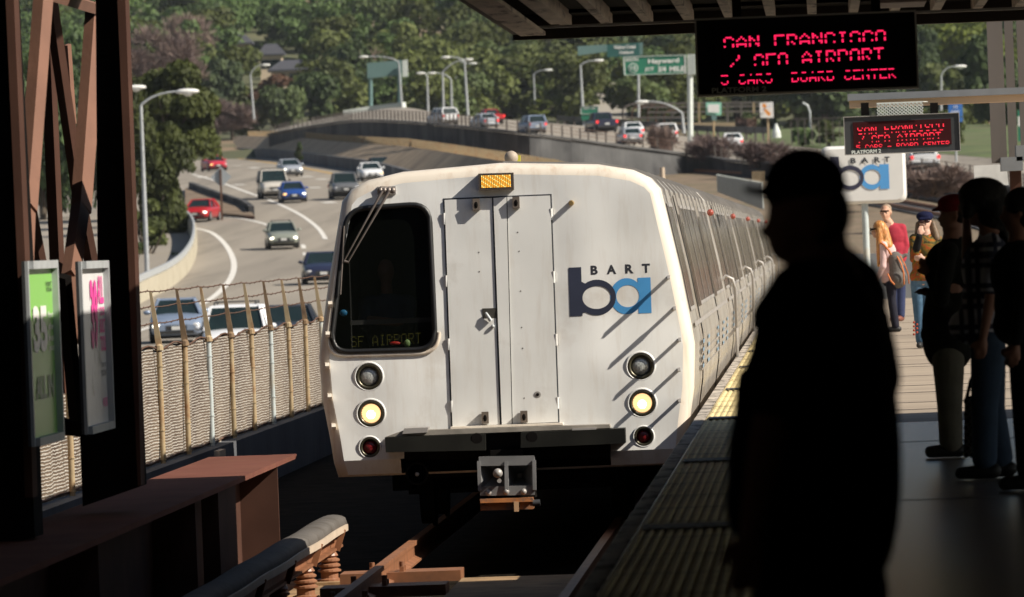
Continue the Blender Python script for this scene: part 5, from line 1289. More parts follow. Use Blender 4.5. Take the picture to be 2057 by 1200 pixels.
# girder beside the track
gd = root('plate_girder', (-4.97, 50, -2.0), 'long steel girder beside the track with its rusty end lit by the sun', 'girder')
gt = -.30
b = MB(); b.box(-5.36, -4.60, 10, 61.9, gt-.04, gt); b.build('top_flange', M['girder'], gd)
b = MB(); b.box(-5.0, -4.94, 10, 61.8, -2.0, gt-.04); b.build('web', M['steeld'], gd)
for q in (59.9, 52.0, 45.0):
    b = MB(); b.prism([(-4.62,q,gt-.041),(-4.94,q,gt-.041),(-4.94,q,-2.0),(-4.62,q,-2.0)], (0,.05,0)); b.build('stiffener', M['steeld'], gd)  # shade on the stiffeners comes from the darker steel colour
b = MB(); b.box(-4.75, -4.62, 54.0, 55.6, -2.2, gt-.045); b.build('bracket_plate', M['steeld'], gd)
b = MB(); b.box(-7.2, -5.6, 20, 90, -2.3, -1.5); tag(b.build('cable_trough', M['black']), 'dark concrete trough between girder and parapet', 'trough')
b = MB(); c = PX(430, 901, -7.15); b.box(-7.2,-7.05,c.y-.4,c.y+.4,c.z-.28,c.z-.02); tag(b.build('wall_bracket', M['coverl']), 'small cream bracket on the parapet below the fence', 'bracket')

# ------------------------------------------------------------------ steel frame at the left
sf = root('steel_frame', (-5.1, 49, gt), 'tall frame of brown weathering steel braces between two wide black columns', 'steel frame')
def xbeam(name, a, c, wpx, dpx, m_, X=-5.1, roll=.6, front=0):
    p = PX(*a, X+front); q = PX(*c, X+front); s = p.y/FOC
    b = MB(); b.beam(p, q, wpx*s, dpx*s, roll, up=Vector((0,-1,0))); return b.build(name, m_, sf)
def xprism(name, quad, X, depth, m_):
    b = MB(); Q = [P(x, y, D) for (x, y), D in quad]; b.prism(Q, (0, depth, 0)); return b.build(name, m_, sf)
# columns: broad dark panels and brown edge flanges (the near face stands square to the track)
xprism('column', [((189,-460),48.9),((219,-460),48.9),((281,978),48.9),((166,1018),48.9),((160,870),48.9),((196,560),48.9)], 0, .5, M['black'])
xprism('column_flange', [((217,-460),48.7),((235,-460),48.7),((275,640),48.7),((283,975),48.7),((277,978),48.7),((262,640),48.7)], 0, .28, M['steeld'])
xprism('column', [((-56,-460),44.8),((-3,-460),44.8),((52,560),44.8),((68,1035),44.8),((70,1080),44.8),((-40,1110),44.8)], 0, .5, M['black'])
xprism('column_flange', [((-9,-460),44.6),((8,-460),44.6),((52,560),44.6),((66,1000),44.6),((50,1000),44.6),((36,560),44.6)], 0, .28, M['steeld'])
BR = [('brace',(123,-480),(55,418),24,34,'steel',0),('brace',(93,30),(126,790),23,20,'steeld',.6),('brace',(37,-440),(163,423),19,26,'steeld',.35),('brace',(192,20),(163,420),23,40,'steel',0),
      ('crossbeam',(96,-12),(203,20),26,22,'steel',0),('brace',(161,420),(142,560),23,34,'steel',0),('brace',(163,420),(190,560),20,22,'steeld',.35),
      ('brace',(56,413),(52,540),20,28,'steel',.0),('brace',(58,413),(82,540),20,22,'steeld',.35),('brace',(40,240),(60,415),16,18,'steeld',.3),('brace',(136,90),(147,250),8,14,'steel',1.2)]  # braces turned from the sun get the darker steel as painted shade
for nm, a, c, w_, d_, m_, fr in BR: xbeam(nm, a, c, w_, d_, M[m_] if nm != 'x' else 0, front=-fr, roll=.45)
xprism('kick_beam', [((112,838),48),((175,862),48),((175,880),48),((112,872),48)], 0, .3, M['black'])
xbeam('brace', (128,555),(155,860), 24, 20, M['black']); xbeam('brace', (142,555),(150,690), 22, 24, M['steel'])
# node plates
# posters standing parallel to the track
def poster(label, x0, x1, yt0, yt1, yb0, yb1, X, face):
    A = [PX(x0,yt0,X), PX(x1,yt1,X), PX(x1,yb1,X), PX(x0,yb0,X)]
    zt_ = (A[0].z+A[1].z)/2; zb_ = (A[2].z+A[3].z)/2; y0 = A[0].y; y1 = A[1].y
    r_ = root('poster_case', (X, y0, zb_), label, 'poster', 'advertising posters on the steel frame')
    b = MB(); b.box(X-.04, X-.02, y0-.05, y1+.06, zb_-.05, zt_+.05); b.build('case', M['boardgrey'], r_)
    b = MB(); b.box(X-.02, X+.0, y0-.05, y0, zb_-.05, zt_+.05); b.box(X-.02, X+.03, y1, y1+.06, zb_-.05, zt_+.05); b.box(X-.02, X+.03, y0, y1, zt_, zt_+.05); b.box(X-.02, X+.03, y0, y1, zb_-.05, zb_); b.build('frame', M['galv'], r_)
    b = MB(); b.add([(X-.01,y0,zb_),(X-.01,y1,zb_),(X-.01,y1,zt_),(X-.01,y0,zt_)], [(0,1,2,3)]); b.build('sheet', face, r_)
    def T(s, a0, a1, c0, c1, m_, bold=.02, nm='lettering'):
        b = MB(); o = Vector((X-.004, y0+(y1-y0)*a0, zb_+(zt_-zb_)*c0)); add_text(b, s, o, Vector((0,(y1-y0)*(a1-a0),0)), Vector((0,0,(zt_-zb_)*(c1-c0))), bold); b.build(nm, m_, r_)
    return r_, T
pg_, T = poster('green advertising poster with large white 35 nearest the left column', 58, 106, 540, 540, 884, 872, -4.85, mat('poster_green', (.22,.52,.10), .35, var=.04, scale=1))
T('35', .12, .70, .50, .78, M['white'], .05); T('ALL IN', .15, .9, .22, .36, mat('poster_grey_letter', (.35,.42,.30), .5), .03)
for k, s in enumerate(['for', 'after', 'fresh', 'your']): T(s, .74, .97, .70-k*.07, .74-k*.07, M['white'], .02)
T('POINT', .72, .95, .89, .92, M['txt'], .02); T('YOUR', .72, .95, .86, .885, M['txt'], .02)
pw_, T = poster('white advertising poster with pink 39 on the wide black column', 165, 209, 541, 538, 862, 848, -4.85, mat('poster_white', (.72,.72,.72), .35, var=.06, scale=3, c2=(.25,.25,.25), c2s=1.6, c2lo=.6, c2hi=.7))
PK = mat('poster_pink', (.78,.06,.33), .5, var=.04)
T('39', .34, .66, .47, .93, PK, .05); T('ALL', .68, .96, .77, .95, PK, .04); T('YOUR', .72, .98, .69, .75, PK, .03); T('BUILT', .74, .98, .58, .67, PK, .03); T('TOOLS', .74, .98, .46, .56, PK, .03)
T('here', .74, .95, .36, .40, M['greytxt'], .0); T('now', .74, .95, .30, .34, M['greytxt'], .0); T('WORK', .74, .97, .10, .16, PK, .02)

# ------------------------------------------------------------------ canopy over the platform
cn = root('platform_canopy', (3, 53.8, 3.0), 'dark station canopy with pale slats on its underside above the platform', 'canopy')
cr = P(1032,82,55.0); XL = cr.x; ZB = cr.z
b = MB(); b.box(XL, 11.0, -40, 55.0, ZB+.19, ZB+.25); b.build('roof_deck', M['black'], cn)
b = MB(); b.box(XL, 11.0, 54.88, 55.0, ZB, ZB+.19); b.box(XL, XL+.05, -40, 54.88, ZB+.04, ZB+.19); b.build('fascia', mat('fascia_brown_black', (.035,.022,.015), .8, var=.2), cn)
b = MB(); b.box(XL+.07, XL+.26, -40, 54.6, ZB+.02, ZB+.05); b.box(XL+.34, XL+.40, -40, 53.6, ZB+.07, ZB+.10); b.build('edge_board', M['rib'], cn)
for k in range(28):
    xx = XL+.40+.31*k; b = MB(); b.box(xx, xx+.068, -40, 54.5, ZB+.07, ZB+.185); b.build('ceiling_slat', M['rib'], cn)
b = MB(); b.box(XL+.1, 9, 53.65, 53.69, ZB+.045, ZB+.065); b.build('conduit', M['edge'], cn)
b = MB(); b.box(XL+.26, 9, 53.9, 54.88, ZB+.16, ZB+.185); b.build('end_soffit', M['black'], cn)
pl = P(1795,12,50); b = MB(); b.box(pl.x-.12, pl.x+.22, 49.4, 50.6, ZB-.0, ZB+.10); b.build('ceiling_lamp', mat('pinkish_fitting', (.35,.25,.24), .6), cn)
# unseen walls and roof added only to block skylight around track and platform
b = MB(); b.box(-7.9, -7.7, -40, 64, -3, 5.0); tag(b.build('side_light_blocker', M['black']), 'dark screen wall of the station outside the left edge of the view', 'wall')
b = MB(); b.box(-7.9, -3.1, -40, 52, 5.0, 5.2); tag(b.build('roof_light_blocker', M['black']), 'high dark roof over the near track outside the view', 'roof')
b = MB(); b.box(8.2, 8.4, -40, 26, 0, ZB+.19); tag(b.build('side_light_blocker', M['black']), 'dark screen wall of the station at the right beyond the passengers', 'wall')
b = MB(); b.box(-7.7, 8.2, -40.3, -40.1, -3, 3.6); tag(b.build('back_light_blocker', M['black']), 'dark wall closing the station behind the viewer', 'wall')

# ------------------------------------------------------------------ display boards
def board(label, q, D, housing, mled, backm, rows, lines, depth, lett, sub, platm, fr):
    Q = [P(x, y, D) for x, y in q]; zt_ = (Q[0].z+Q[1].z)/2; zb_ = (Q[2].z+Q[3].z)/2; x0 = (Q[0].x+Q[3].x)/2; x1 = (Q[1].x+Q[2].x)/2; y = Q[0].y
    r_ = root('display_board', ((x0+x1)/2, y, zb_), label, 'display board', 'red LED display boards over the platform')
    b = MB(); b.box(x0, x1, y, y+depth, zb_, zt_); b.build('housing', housing, r_)
    b = MB(); t = .012*fr
    for a in ((x0-t, x0, zb_-t, zt_+t), (x1, x1+t, zb_-t, zt_+t), (x0, x1, zb_-t, zb_), (x0, x1, zt_, zt_+t)): b.box(a[0], a[1], y-.02, y+depth, a[2], a[3])
    b.build('edge_trim', M['edge'], r_)
    dx = (x1-x0)*.075; 
    b = MB(); b.box(x0+dx*1.0, x1-dx*.95, y-.012, y-.001, zb_+(zt_-zb_)*.17, zt_-(zt_-zb_)*.14); b.build('screen', backm, r_)
    for (s, xa, ya, xb, yb_, hpx, rw, sb) in lines:
        b = MB(); o = P(xa, ya, D-.018); e = P(xb, yb_, D-.018); led_text(b, s, o, e-o, Vector((0,0,-hpx*D/FOC)), rw, .86, sb); b.build('led_text', mled, r_)
    b = MB(); o = P(lett[0], lett[1], D-.02); add_text(b, 'PLATFORM 2', o, P(lett[2], lett[3], D-.02)-o, Vector((0,0,lett[4]*D/FOC)), .03); b.build('lettering', platm, r_)
    return r_, (x0, x1, y, zb_, zt_)
b1, g1 = board('large near display board announcing San Francisco in broken red letters', [(1397,41),(1838,25),(1841,171),(1406,193)], 47, mat('near_board_black', (.004,.004,.0045), .7, var=.2, spec=.12), M['led'], mat('near_screen_black', (.002,.0015,.0015), .7, spec=.1), None,
  [('SAN FRANCISCO',1453,75,1779,60,25,(0,1,2,4,5),2),('/ SFO AIRPORT',1466,112,1775,95,27,(0,1,2,4,5),2),('5 CARS  BOARD CENTER',1448,151.5,1799,137,20,(0,4,5,6),1)], .28, (1430,188,1540,184,11), 2, mat('dim_letter_near', (.30,.30,.28), .8), 1.0)
b = MB()
for px in (1480, 1760):
    p = P(px, 34, 47.1); b.box(p.x-.03, p.x+.03, p.y, p.y+.06, p.z, ZB+.34)
split_build(b, 'hanger', M['black'], b1)
b2, g2 = board('smaller far display board with a charcoal rim hanging from the tan beam', [(1696,238),(1926,226),(1928,300),(1698,313)], 91, M['boardgrey'], M['led2'], M['ledback2'], None,
  [('SAN FRANCISCO',1722,255,1896,246,16,(1,2,3,6),1),('/ SFO AIRPORT',1725,274,1890,265,16,(0,1,2,5),1),('5 CARS - BOARD CENTER',1720,292,1907,283,11,(0,1,2,3),1)], .2, (1711,310.5,1770,307,7.5), 1, M['pale'], .7)
b = MB()
for px in (1738, 1877):
    p = P(px, 232, 91.1); b.box(p.x-.05, p.x+.05, p.y, p.y+.08, p.z, p.z+.16)
split_build(b, 'hanger', M['black'], b2)
# wire basket on the far board
p0 = P(1762,233,91); p1 = P(1855,230,91); h_ = 25*91/FOC; b = MB()
ww = p1.x-p0.x; n_ = 12
for yy_ in (90.95, 91.25):
    for k in range(-4, n_+1):
        for s in (1, -1):
            xa = k*ww/n_; xb = xa+ww/n_*4; 
            if s < 0: xa, xb = xb, xa
            za, zb2 = 0.0, h_
            # clip to the basket
            def at(x): return za+(zb2-za)*((x-xa)/(xb-xa))
            l, r2 = max(0, min(xa, xb)), min(ww, max(xa, xb))
            if r2-l > .01: b.beam((p0.x+l, yy_, p0.z+at(l)), (p0.x+r2, yy_, p0.z+at(r2)), .008, .006)
    b.beam((p0.x,yy_,p0.z+h_),(p0.x+ww,yy_,p0.z+h_), .01, .01)
for k in range(7):
    x = p0.x+ww*k/6; b.beam((x,90.95,p0.z+h_),(x+.06,91.25,p0.z+h_), .007, .007)
tag(b.build('wire_basket', M['pale']), 'white diamond wire basket on top of the far display board', 'basket')
# tan beam on taupe columns
gy = root('gantry', P(1990,420,92), 'tan beam on tall taupe columns above the far display board', 'gantry')
q = [P(1706,203,91.6), P(2110,183,91.6), P(2110,206,91.6), P(1708,217,91.6)]; z_t = q[0].z; z_b = q[3].z
b = MB(); b.box(q[0].x, 4.2, 91.6, 92.0, z_b, z_t-.0); b.build('beam', M['cream'], gy)
b = MB(); b.box(q[0].x-.02, 4.2, 91.5, 92.1, z_t, z_t+.085); b.build('beam_cap', M['greyp'], gy)
for (xa, xb, yb_) in ((1906,1923,330),(1924,1940,322),(1941,1959,322),(1965,1982,312)):
    pass
for (xt, xb, wpx, ybt, D) in ((1996,2001,17,328,94),(2012,2016,15,330,94.4),(2031,2036,17,318,94.8),(2056,2060,17,305,95.2)):
    b = MB(); t = P(xt, -60, D); e = P(xb, ybt, D); xx = e.x; b.box(xx-wpx*D/FOC/2, xx+wpx*D/FOC/2, D, D+.12, e.z, t.z+.3); b.build('column', M['post'], gy)
e = P(2035,322,93.6); b = MB(); b.box(e.x-.16, e.x+.12, 93.4, 94.0, e.z-.14, e.z+.04); e = P(2053,308,93.6); b.box(e.x-.08, e.x+.3, 93.4, 94.0, e.z-.1, e.z+.1); split_build(b, 'clamp', M['greyp'], gy)
e = P(2040,336,94.2); b = MB(); b.box(e.x-.08, e.x+.07, 94.1, 94.3, 0, e.z); b.build('foot', M['steeld'], gy)
wb = root('information_panel', P(1990,420,96), 'white panel with a diagonal shadow beside the taupe columns', 'sign')
Q = [P(1956,333,96), P(2022,330,96), P(2026,372,96), P(1958,375,96)]; b = MB(); b.prism(Q, (0,.08,0)); b.build('panel', mat('panel_offwhite', (.62,.62,.60), .5), wb)
b = MB(); b.tube([Q[2]+Vector((-.1,.04,0)), Vector((Q[2].x-.1, 96.04, 0))], .04); b.tube([Q[3]+Vector((.1,.04,0)), Vector((Q[3].x+.1, 96.04, 0))], .04); split_build(b, 'leg', M['galv'], wb)
# station pylon sign with the logo
D = 140; Q = [P(1640,296,D), P(1818,288,D), P(1821,405,D), P(1648,414,D)]
ps = root('station_sign', P(1737,505,D), 'white rounded station sign with the navy and blue ba logo on a grey pole', 'sign')
xa = P(1650,350,D).x; xb = P(1820,350,D).x; zt_ = P(1735,292,D).z; zb_ = P(1735,410,D).z; r_c = .17
c4 = rquad([(xa,zt_),(xb,zt_),(xb,zb_),(xa,zb_)], r_c)
b = MB(); b.loft([[Vector((x+(0 if abs(dy) else 0), D+dy, z)) for x, z in rquad([(xa+i_,zt_-i_),(xb-i_,zt_-i_),(xb-i_,zb_+i_),(xa+i_,zb_+i_)], r_c)] for i_, dy in ((.06,-.14),(.015,-.10),(0,-.04),(0,.10),(.06,.16))], 0, False); b.build('sign_box', mat('sign_box_white', (.74,.73,.70), .35, var=.03), ps)
b = MB(); b.tube([(P(1737,410,D).x, D, P(1737,410,D).z+.05), (P(1737,410,D).x, D, -1.0)], .065, 12); b.build('pole', M['greypole'], ps)
o = P(1669,384,D-.15); u = P(1787,381,D-.15)-o; v = P(1669,316,D-.15)-o; u.z = 0; v.x = 0
logo(o, Vector((u.x,0,0)), Vector((0,0,v.z)), ps, None, None, dark=M['navyc'], lite=M['bluec'])
b = MB(); zz = P(1750,327.5,D).z; hh = 11*D/FOC
for ch, a, c in (('B',1708,1719),('A',1729,1744),('R',1756,1768),('T',1776,1787)):
    add_text(b, ch, (P(a,320,D).x, D-.155, zz), Vector((P(c,320,D).x-P(a,320,D).x,0,0)), Vector((0,0,hh)), .04)
split_build(b, 'letter', M['txt'], ps)

# ------------------------------------------------------------------ thin air haze
hz = MB(); hz.box(-1600, 1600, -430, 1800, -160, 175)
ho = hz.build('haze', [], None); tag(ho, kind='stuff')
hm = bpy.data.materials.new('haze_air'); hm.use_nodes = True; n = hm.node_tree
n.nodes.remove(n.nodes['Principled BSDF']); pv = n.nodes.new('ShaderNodeVolumePrincipled'); pv.inputs['Color'].default_value = (.80,.86,.95,1); pv.inputs['Density'].default_value = .00004
n.links.new(pv.outputs[0], n.nodes['Material Output'].inputs['Volume']); ho.data.materials.append(hm)
# ------------------------------------------------------------------ people
def cloth(name, c, **k): return mat(name, c, .9, var=k.pop('var', .15), scale=k.pop('scale', 8), bump=.004, bscale=25, spec=.15, **k)
def fingers(w, h, side, sc=1.0, curl=.5):
    """hand blobs from wrist w pointing along h; side = unit vector towards the thumb"""
    h = Vector(h).normalized(); side = Vector(side); side = (side-h*side.dot(h)).normalized(); nn = h.cross(side)
    out = [('c', w, w+h*.05*sc, .024*sc, .030*sc), ('c', w+h*.03*sc+side*.012*sc, w+h*.085*sc+side*.02*sc, .022*sc, .020*sc), ('c', w+h*.03*sc-side*.012*sc, w+h*.08*sc-side*.024*sc, .022*sc, .018*sc)]
    for i, L_ in enumerate((.068,.078,.072,.056)):
        b0 = w+h*.088*sc+side*(.030-.0195*i)*sc; m1 = b0+(h*.75+nn*curl*.5)*L_*.5*sc; e = m1+(h*(.8-curl*.6)+nn*curl)*L_*.5*sc
        out += [('c', b0, m1, .0092*sc, .0086*sc), ('c', m1, e, .0086*sc, .0074*sc)]
    t0 = w+h*.03*sc+side*.026*sc; t1 = t0+(h*.6+side*.8)*.035*sc; t2 = t1+(h*.9+side*.25)*.03*sc
    out += [('c', t0, t1, .013*sc, .011*sc), ('c', t1, t2, .011*sc, .009*sc)]
    return out
def lerp(a, c, t): return a+(c-a)*t
def head_blobs(c, f, s=1.0):
    """head centre c, facing f"""
    f = Vector(f).normalized(); r = Vector((f.y, -f.x, 0))
    return [('e', c+Vector((0,0,.03))*s-f*.012*s, (.078*s,.078*s,.088*s)), ('e', c+f*.018*s-Vector((0,0,.035))*s, (.064*s,.064*s,.075*s)), ('e', c+f*.045*s-Vector((0,0,.095))*s, (.034*s,.034*s,.026*s)),
            ('c', c+f*.075*s+Vector((0,0,.012))*s, c+f*.098*s-Vector((0,0,.03))*s, .009*s, .014*s), ('e', c+f*.078*s-Vector((0,0,.062))*s, (.022*s,.022*s,.009*s)), ('c', c+f*.078*s+r*.03*s+Vector((0,0,.028))*s, c+f*.078*s-r*.03*s+Vector((0,0,.028))*s, .012*s, .012*s),
            ('e', c+r*.078*s-f*.008*s-Vector((0,0,.01))*s, (.014*s,.016*s,.03*s)), ('e', c-r*.078*s-f*.008*s-Vector((0,0,.01))*s, (.014*s,.016*s,.03*s))]
def figure(label, base, J, f, mats, sleeve='long', voxel=.010, s=1.0, skirt=None, name='person', group=None, girth=1.0, arms=('L','R'), leg=1.0):
    """J: joints in world space: head, neck, chest, pelvis, shL elL wrL, shR elR wrR, hipL knL anL, hipR knR anR"""
    r = root(name, base, label, 'person', group)
    f = Vector(f).normalized(); sk, sh, tr_, so_ = mats
    B = head_blobs(J['head'], f, s)
    B += [('c', J['head']-Vector((0,0,.06))*s-f*.01, J['neck'], .052*s, .060*s), ('c', J['neck'], J['chest'], .07*s, .11*s), ('c', J['chest'], J['pelvis'], .11*s*girth, .11*s*girth)]
    for q in arms:
        B += [('c', J['sh'+q], J['el'+q], .048*s, .038*s), ('c', J['el'+q], J['wr'+q], .038*s, .025*s)]
        h = (J['wr'+q]-J['el'+q]); hd = J.get('hd'+q, h); B += fingers(J['wr'+q], hd, f if 'th'+q not in J else J['th'+q], s)
    for q in 'LR':
        B += [('c', J['hip'+q], J['kn'+q], .075*s, .052*s), ('c', J['kn'+q], J['an'+q], .05*s, .036*s)]
    blob('body', B, sk, r, voxel, 3)
    T = [('c', J['shL'], J['shR'], .066*s, .066*s), ('c', J['neck']-Vector((0,0,.03)), J['chest'], .075*s, .13*s), ('e', J['chest'], (.165*s*girth,.125*s*girth,.20*s)), ('e', lerp(J['chest'], J['pelvis'], .55), (.150*s*girth,.125*s*girth,.2*s)), ('e', J['pelvis']+Vector((0,0,.03)), (.162*s*girth,.13*s*girth,.13*s))]
    if skirt: T += skirt
    for q in arms:
        if sleeve == 'long': T += [('c', J['sh'+q], J['el'+q], .064*s, .052*s), ('c', J['el'+q], lerp(J['el'+q], J['wr'+q], .93), .052*s, .038*s), ('e', J['el'+q], (.058*s,)*3)]
        else: T += [('c', J['sh'+q], lerp(J['sh'+q], J['el'+q], sleeve), .070*s, .066*s)]
    blob('shirt', T, sh, r, voxel*1.2, 3)
    for_legs = [('e', J['pelvis'], (.150*s*girth,.12*s*girth,.10*s))]
    for q in 'LR':
        for_legs += [('c', J['hip'+q], J['kn'+q], .092*s*leg, .070*s*leg), ('c', J['kn'+q], J['an'+q]+Vector((0,0,.02)), .070*s*leg, .066*s*leg)]
    blob('trousers', for_legs, tr_, r, voxel*1.2, 2)
    for q in 'LR':
        a = J['an'+q]; g = J.get('ft'+q, f); g = Vector((g.x, g.y, 0)).normalized(); z0 = base.z
        blob('shoe', [('c', Vector((a.x,a.y,z0+.05))-g*.05*s, Vector((a.x,a.y,z0+.042))+g*.14*s, .048*s, .038*s), ('c', a, Vector((a.x,a.y,z0+.06)), .045*s, .05*s)], so_, r, voxel, 2)
    return r
def stand(D, hx, hy, zero=0.0, f=(0,-1,0), w=.19, H=None, tilt=0, lean=0):
    """default upright skeleton under a head seen at photo pixel (hx,hy), D metres away, standing on z=zero"""
    h = P(hx, hy, D); s = (h.z-zero)/1.60; f = Vector(f).normalized(); r = Vector((-f.y, f.x, 0))  # r: person's left... kept consistent
    J = dict(head=h, neck=h+Vector((0,0,-.17*s)), chest=h+Vector((0,0,-.36*s)), pelvis=h+Vector((0,0,-.68*s)))
    for q, k in (('L',1),('R',-1)):
        J['sh'+q] = h+r*(k*w*s)+Vector((0,0,-.235*s)); J['el'+q] = J['sh'+q]+r*(k*.04*s)+Vector((0,0,-.28*s)); J['wr'+q] = J['el'+q]+f*.05*s+Vector((0,0,-.24*s))
        J['hip'+q] = J['pelvis']+r*(k*.085*s)+Vector((0,0,-.05*s)); J['kn'+q] = J['hip'+q]+Vector((0,0,-.40*s))+f*.01; J['an'+q] = Vector((J['hip'+q].x+r.x*k*.01, J['hip'+q].y+r.y*k*.01, zero+.08))
    return J, s, r
BLKC = cloth('cloth_black', (.011,.011,.012)); BLKS = mat('black_leather', (.010,.010,.010), .6, var=.2)
# ---- the man in the cap, close to the camera
D = 16.0; J_ = lambda x, y, d=0.0: P(x, y, D+d); R9 = 1/900
base = Vector((J_(1650,900).x, 16.0, 0))
mm = root('person', base, 'large silhouetted man in a black cap and black shirt watching the train', 'person')
f = Vector((-.93,.36,0)).normalized()
B = [('e', J_(1622,408), (.088,.098,.105)), ('e', J_(1598,455), (.066,.07,.075)), ('e', J_(1581,500), (.040,.045,.034)), ('c', J_(1552,440), J_(1538,466), .012, .016), ('e', J_(1552,492), (.014,.02,.010)), ('c', J_(1556,425,-.03), J_(1556,425,.03), .018, .018), ('e', J_(1640,445,-.085), (.03,.014,.034)), ('e', J_(1640,445,.085), (.03,.014,.034)),
     ('c', J_(1640,460), J_(1655,575), .066, .074), ('c', J_(1655,575), J_(1655,700), .09, .12), ('c', J_(1655,700), J_(1650,1050), .12, .12),
     ('c', J_(1575,640,-.17), J_(1562,800,-.20), .052, .047), ('c', J_(1562,800,-.20), J_(1535,930,-.22), .047, .042), ('c', J_(1535,930,-.22), J_(1512,1060,-.25), .042, .029),
     ('c', J_(1700,640,.17), J_(1700,820,.19), .05, .045), ('c', J_(1700,820,.19), J_(1690,1040,.15), .044, .03)]
B += fingers(J_(1510,1066,-.25), J_(1500,1180,-.25)-J_(1510,1066,-.25), (-1,-.3,0), 1.0, .55)+fingers(J_(1690,1046,.15), Vector((0,0,-1)), (-1,0,0), 1.0, .5)
for k, dy in ((0,-.1),(1,.1)): B += [('c', J_(1645+10*k,1120,dy), Vector((J_(1645,1120).x, 16+dy, .48)), .08, .055), ('c', Vector((J_(1645,1120).x, 16+dy, .48)), Vector((J_(1650,1120).x, 16+dy, .08)), .052, .04)]
blob('body', B, mat('skin_in_shade', (.50,.24,.16), .65, var=.08), mm, .008, 4)
T = [('c', J_(1612,600,-.13), J_(1716,600,.13), .076, .080), ('c', J_(1650,575), J_(1655,650), .095, .13), ('e', J_(1668,700), (.135,.19,.17)), ('e', J_(1655,850), (.165,.19,.27)), ('e', J_(1650,1000), (.162,.18,.20)), ('c', J_(1738,640,.06), J_(1760,760,.02), .058, .06),
     ('c', J_(1590,635,-.16), J_(1566,782,-.2), .078, .082), ('c', J_(1590,640,.0), J_(1545,760,.05), .06, .065), ('c', J_(1700,630,.17), J_(1700,800,.19), .07, .072), ('e', J_(1652,1060), (.155,.17,.12)), ('e', J_(1745,900), (.075,.10,.3)), ('c', J_(1682,505,.03), J_(1722,570,.08), .03, .06), ('c', J_(1590,570,-.05), J_(1560,640,-.05), .045, .06)]
blob('shirt', T, BLKC, mm, .011, 6)
T = [('e', J_(1650,1090), (.155,.16,.13)), ('e', J_(1648,1190), (.155,.16,.16))]
for k, dy in ((0,-.1),(1,.1)): T += [('c', J_(1620+48*k,1130,dy), Vector((J_(1630+30*k,1120).x, 16+dy, .48)), .125, .095), ('c', Vector((J_(1645,1120).x, 16+dy, .48)), Vector((J_(1650,1120).x, 16+dy, .10)), .085, .075)]
blob('trousers', T, cloth('cloth_black_jeans', (.012,.012,.015)), mm, .012, 3)
for dy in (-.1, .1): blob('shoe', [('c', Vector((J_(1650,1120).x+.03, 16+dy, .05)), Vector((J_(1650,1120).x-.15, 16+dy+.04, .045)), .05, .042)], BLKS, mm, .01, 2)
blob('cap', [('e', J_(1617,374), (.094,.100,.088)), ('c', J_(1617,385), J_(1620,400), .092, .088), ('c', J_(1552,392,-.05), J_(1515,384,-.02), .012, .009), ('c', J_(1552,392,.0), J_(1497,380,.02), .012, .009), ('c', J_(1552,392,.05), J_(1520,384,.05), .010, .007)], BLKC, mm, .006, 3)
blob('hair', [('e', J_(1666,428), (.050,.085,.072)), ('e', J_(1652,470), (.045,.075,.05))], mat('hair_dark', (.012,.009,.007), .7, var=.3, scale=30), mm, .008, 3)
b = MB(); b.beam(J_(1594,1100,-.19), J_(1606,1165,-.19), .006, .004); b.beam(J_(1628,1100,-.19), J_(1612,1165,-.19), .006, .004); b.build('lanyard', mat('lanyard_tan', (.35,.20,.10), .7), mm)
jk = root('jacket', J_(1478,1080,.0), 'dark blue jacket hanging over the far arm of the man in the cap', 'jacket')
blob('cloth', [('c', J_(1505,760,.1), J_(1495,900,.12), .03, .035), ('e', J_(1500,960,.12), (.045,.10,.17)), ('e', J_(1488,1010,.12), (.035,.09,.085))], cloth('cloth_navy_dark', (.010,.012,.03)), jk, .010, 4)
# ---- woman with ginger hair
J, s, r = stand(100, 1763, 463, f=(-1,-.15,0), w=.17)
X_ = lambda x, y, d=0: P(x, y, 100+d)
J['chest'] = X_(1780,508); J['pelvis'] = X_(1790,566); J['neck'] = X_(1770,482)
for q, d in (('L',-.17),('R',.17)):
    J['sh'+q] = X_(1775,493,d); J['el'+q] = X_(1774,535,d*1.1); J['wr'+q] = X_(1762,560,d*.8); J['hip'+q] = X_(1790,575,d*.5)
    J['kn'+q] = Vector((J['hip'+q].x, J['hip'+q].y, .48)); J['an'+q] = Vector((J['hip'+q].x+.04, J['hip'+q].y, .08))
gw = figure('woman with long ginger hair and sunglasses in a pale pink sweater facing left', Vector((J['pelvis'].x, 100, 0)), J, (-1,-.15,0), (M['skin'], cloth('knit_pale_pink', (.62,.44,.42)), cloth('denim_black', (.02,.02,.03)), BLKS), 'long', .013, s*.98)
h = J['head']
GH = mat('hair_ginger', (.42,.16,.035), .5, var=.5, scale=14, stretch=(5,5,1.2), c2=(.70,.40,.14), c2s=9, c2lo=.5, c2hi=.65)
blob('hair', [('e', h+Vector((.03,.0,.045)), (.095,.10,.095)), ('c', h+Vector((.07,.0,.0)), h+Vector((.12,-.02,-.22)), .085, .09), ('c', h+Vector((.02,-.06,0)), h+Vector((.02,-.09,-.30)), .05, .05), ('c', h+Vector((.02,-.09,-.30)), h+Vector((-.01,-.10,-.50)), .05, .018), ('c', h+Vector((.13,-.03,-.2)), h+Vector((.20,-.04,-.34)), .07, .02), ('c', h+Vector((.09,-.1,-.2)), h+Vector((.05,-.13,-.42)), .05, .02)], GH, gw, .011, 2)
b = MB(); b.box(h.x-.105, h.x-.085, h.y-.07, h.y+.07, h.z-.01, h.z+.035); b.box(h.x-.1, h.x-.02, h.y-.088, h.y-.078, h.z+.008, h.z+.03); b.build('sunglasses', M['black'], gw)
bk = root('backpack', X_(1800,585,-.25), 'grey roll top backpack with orange straps on the ginger haired woman', 'backpack')
c_ = X_(1799,543,-.05)
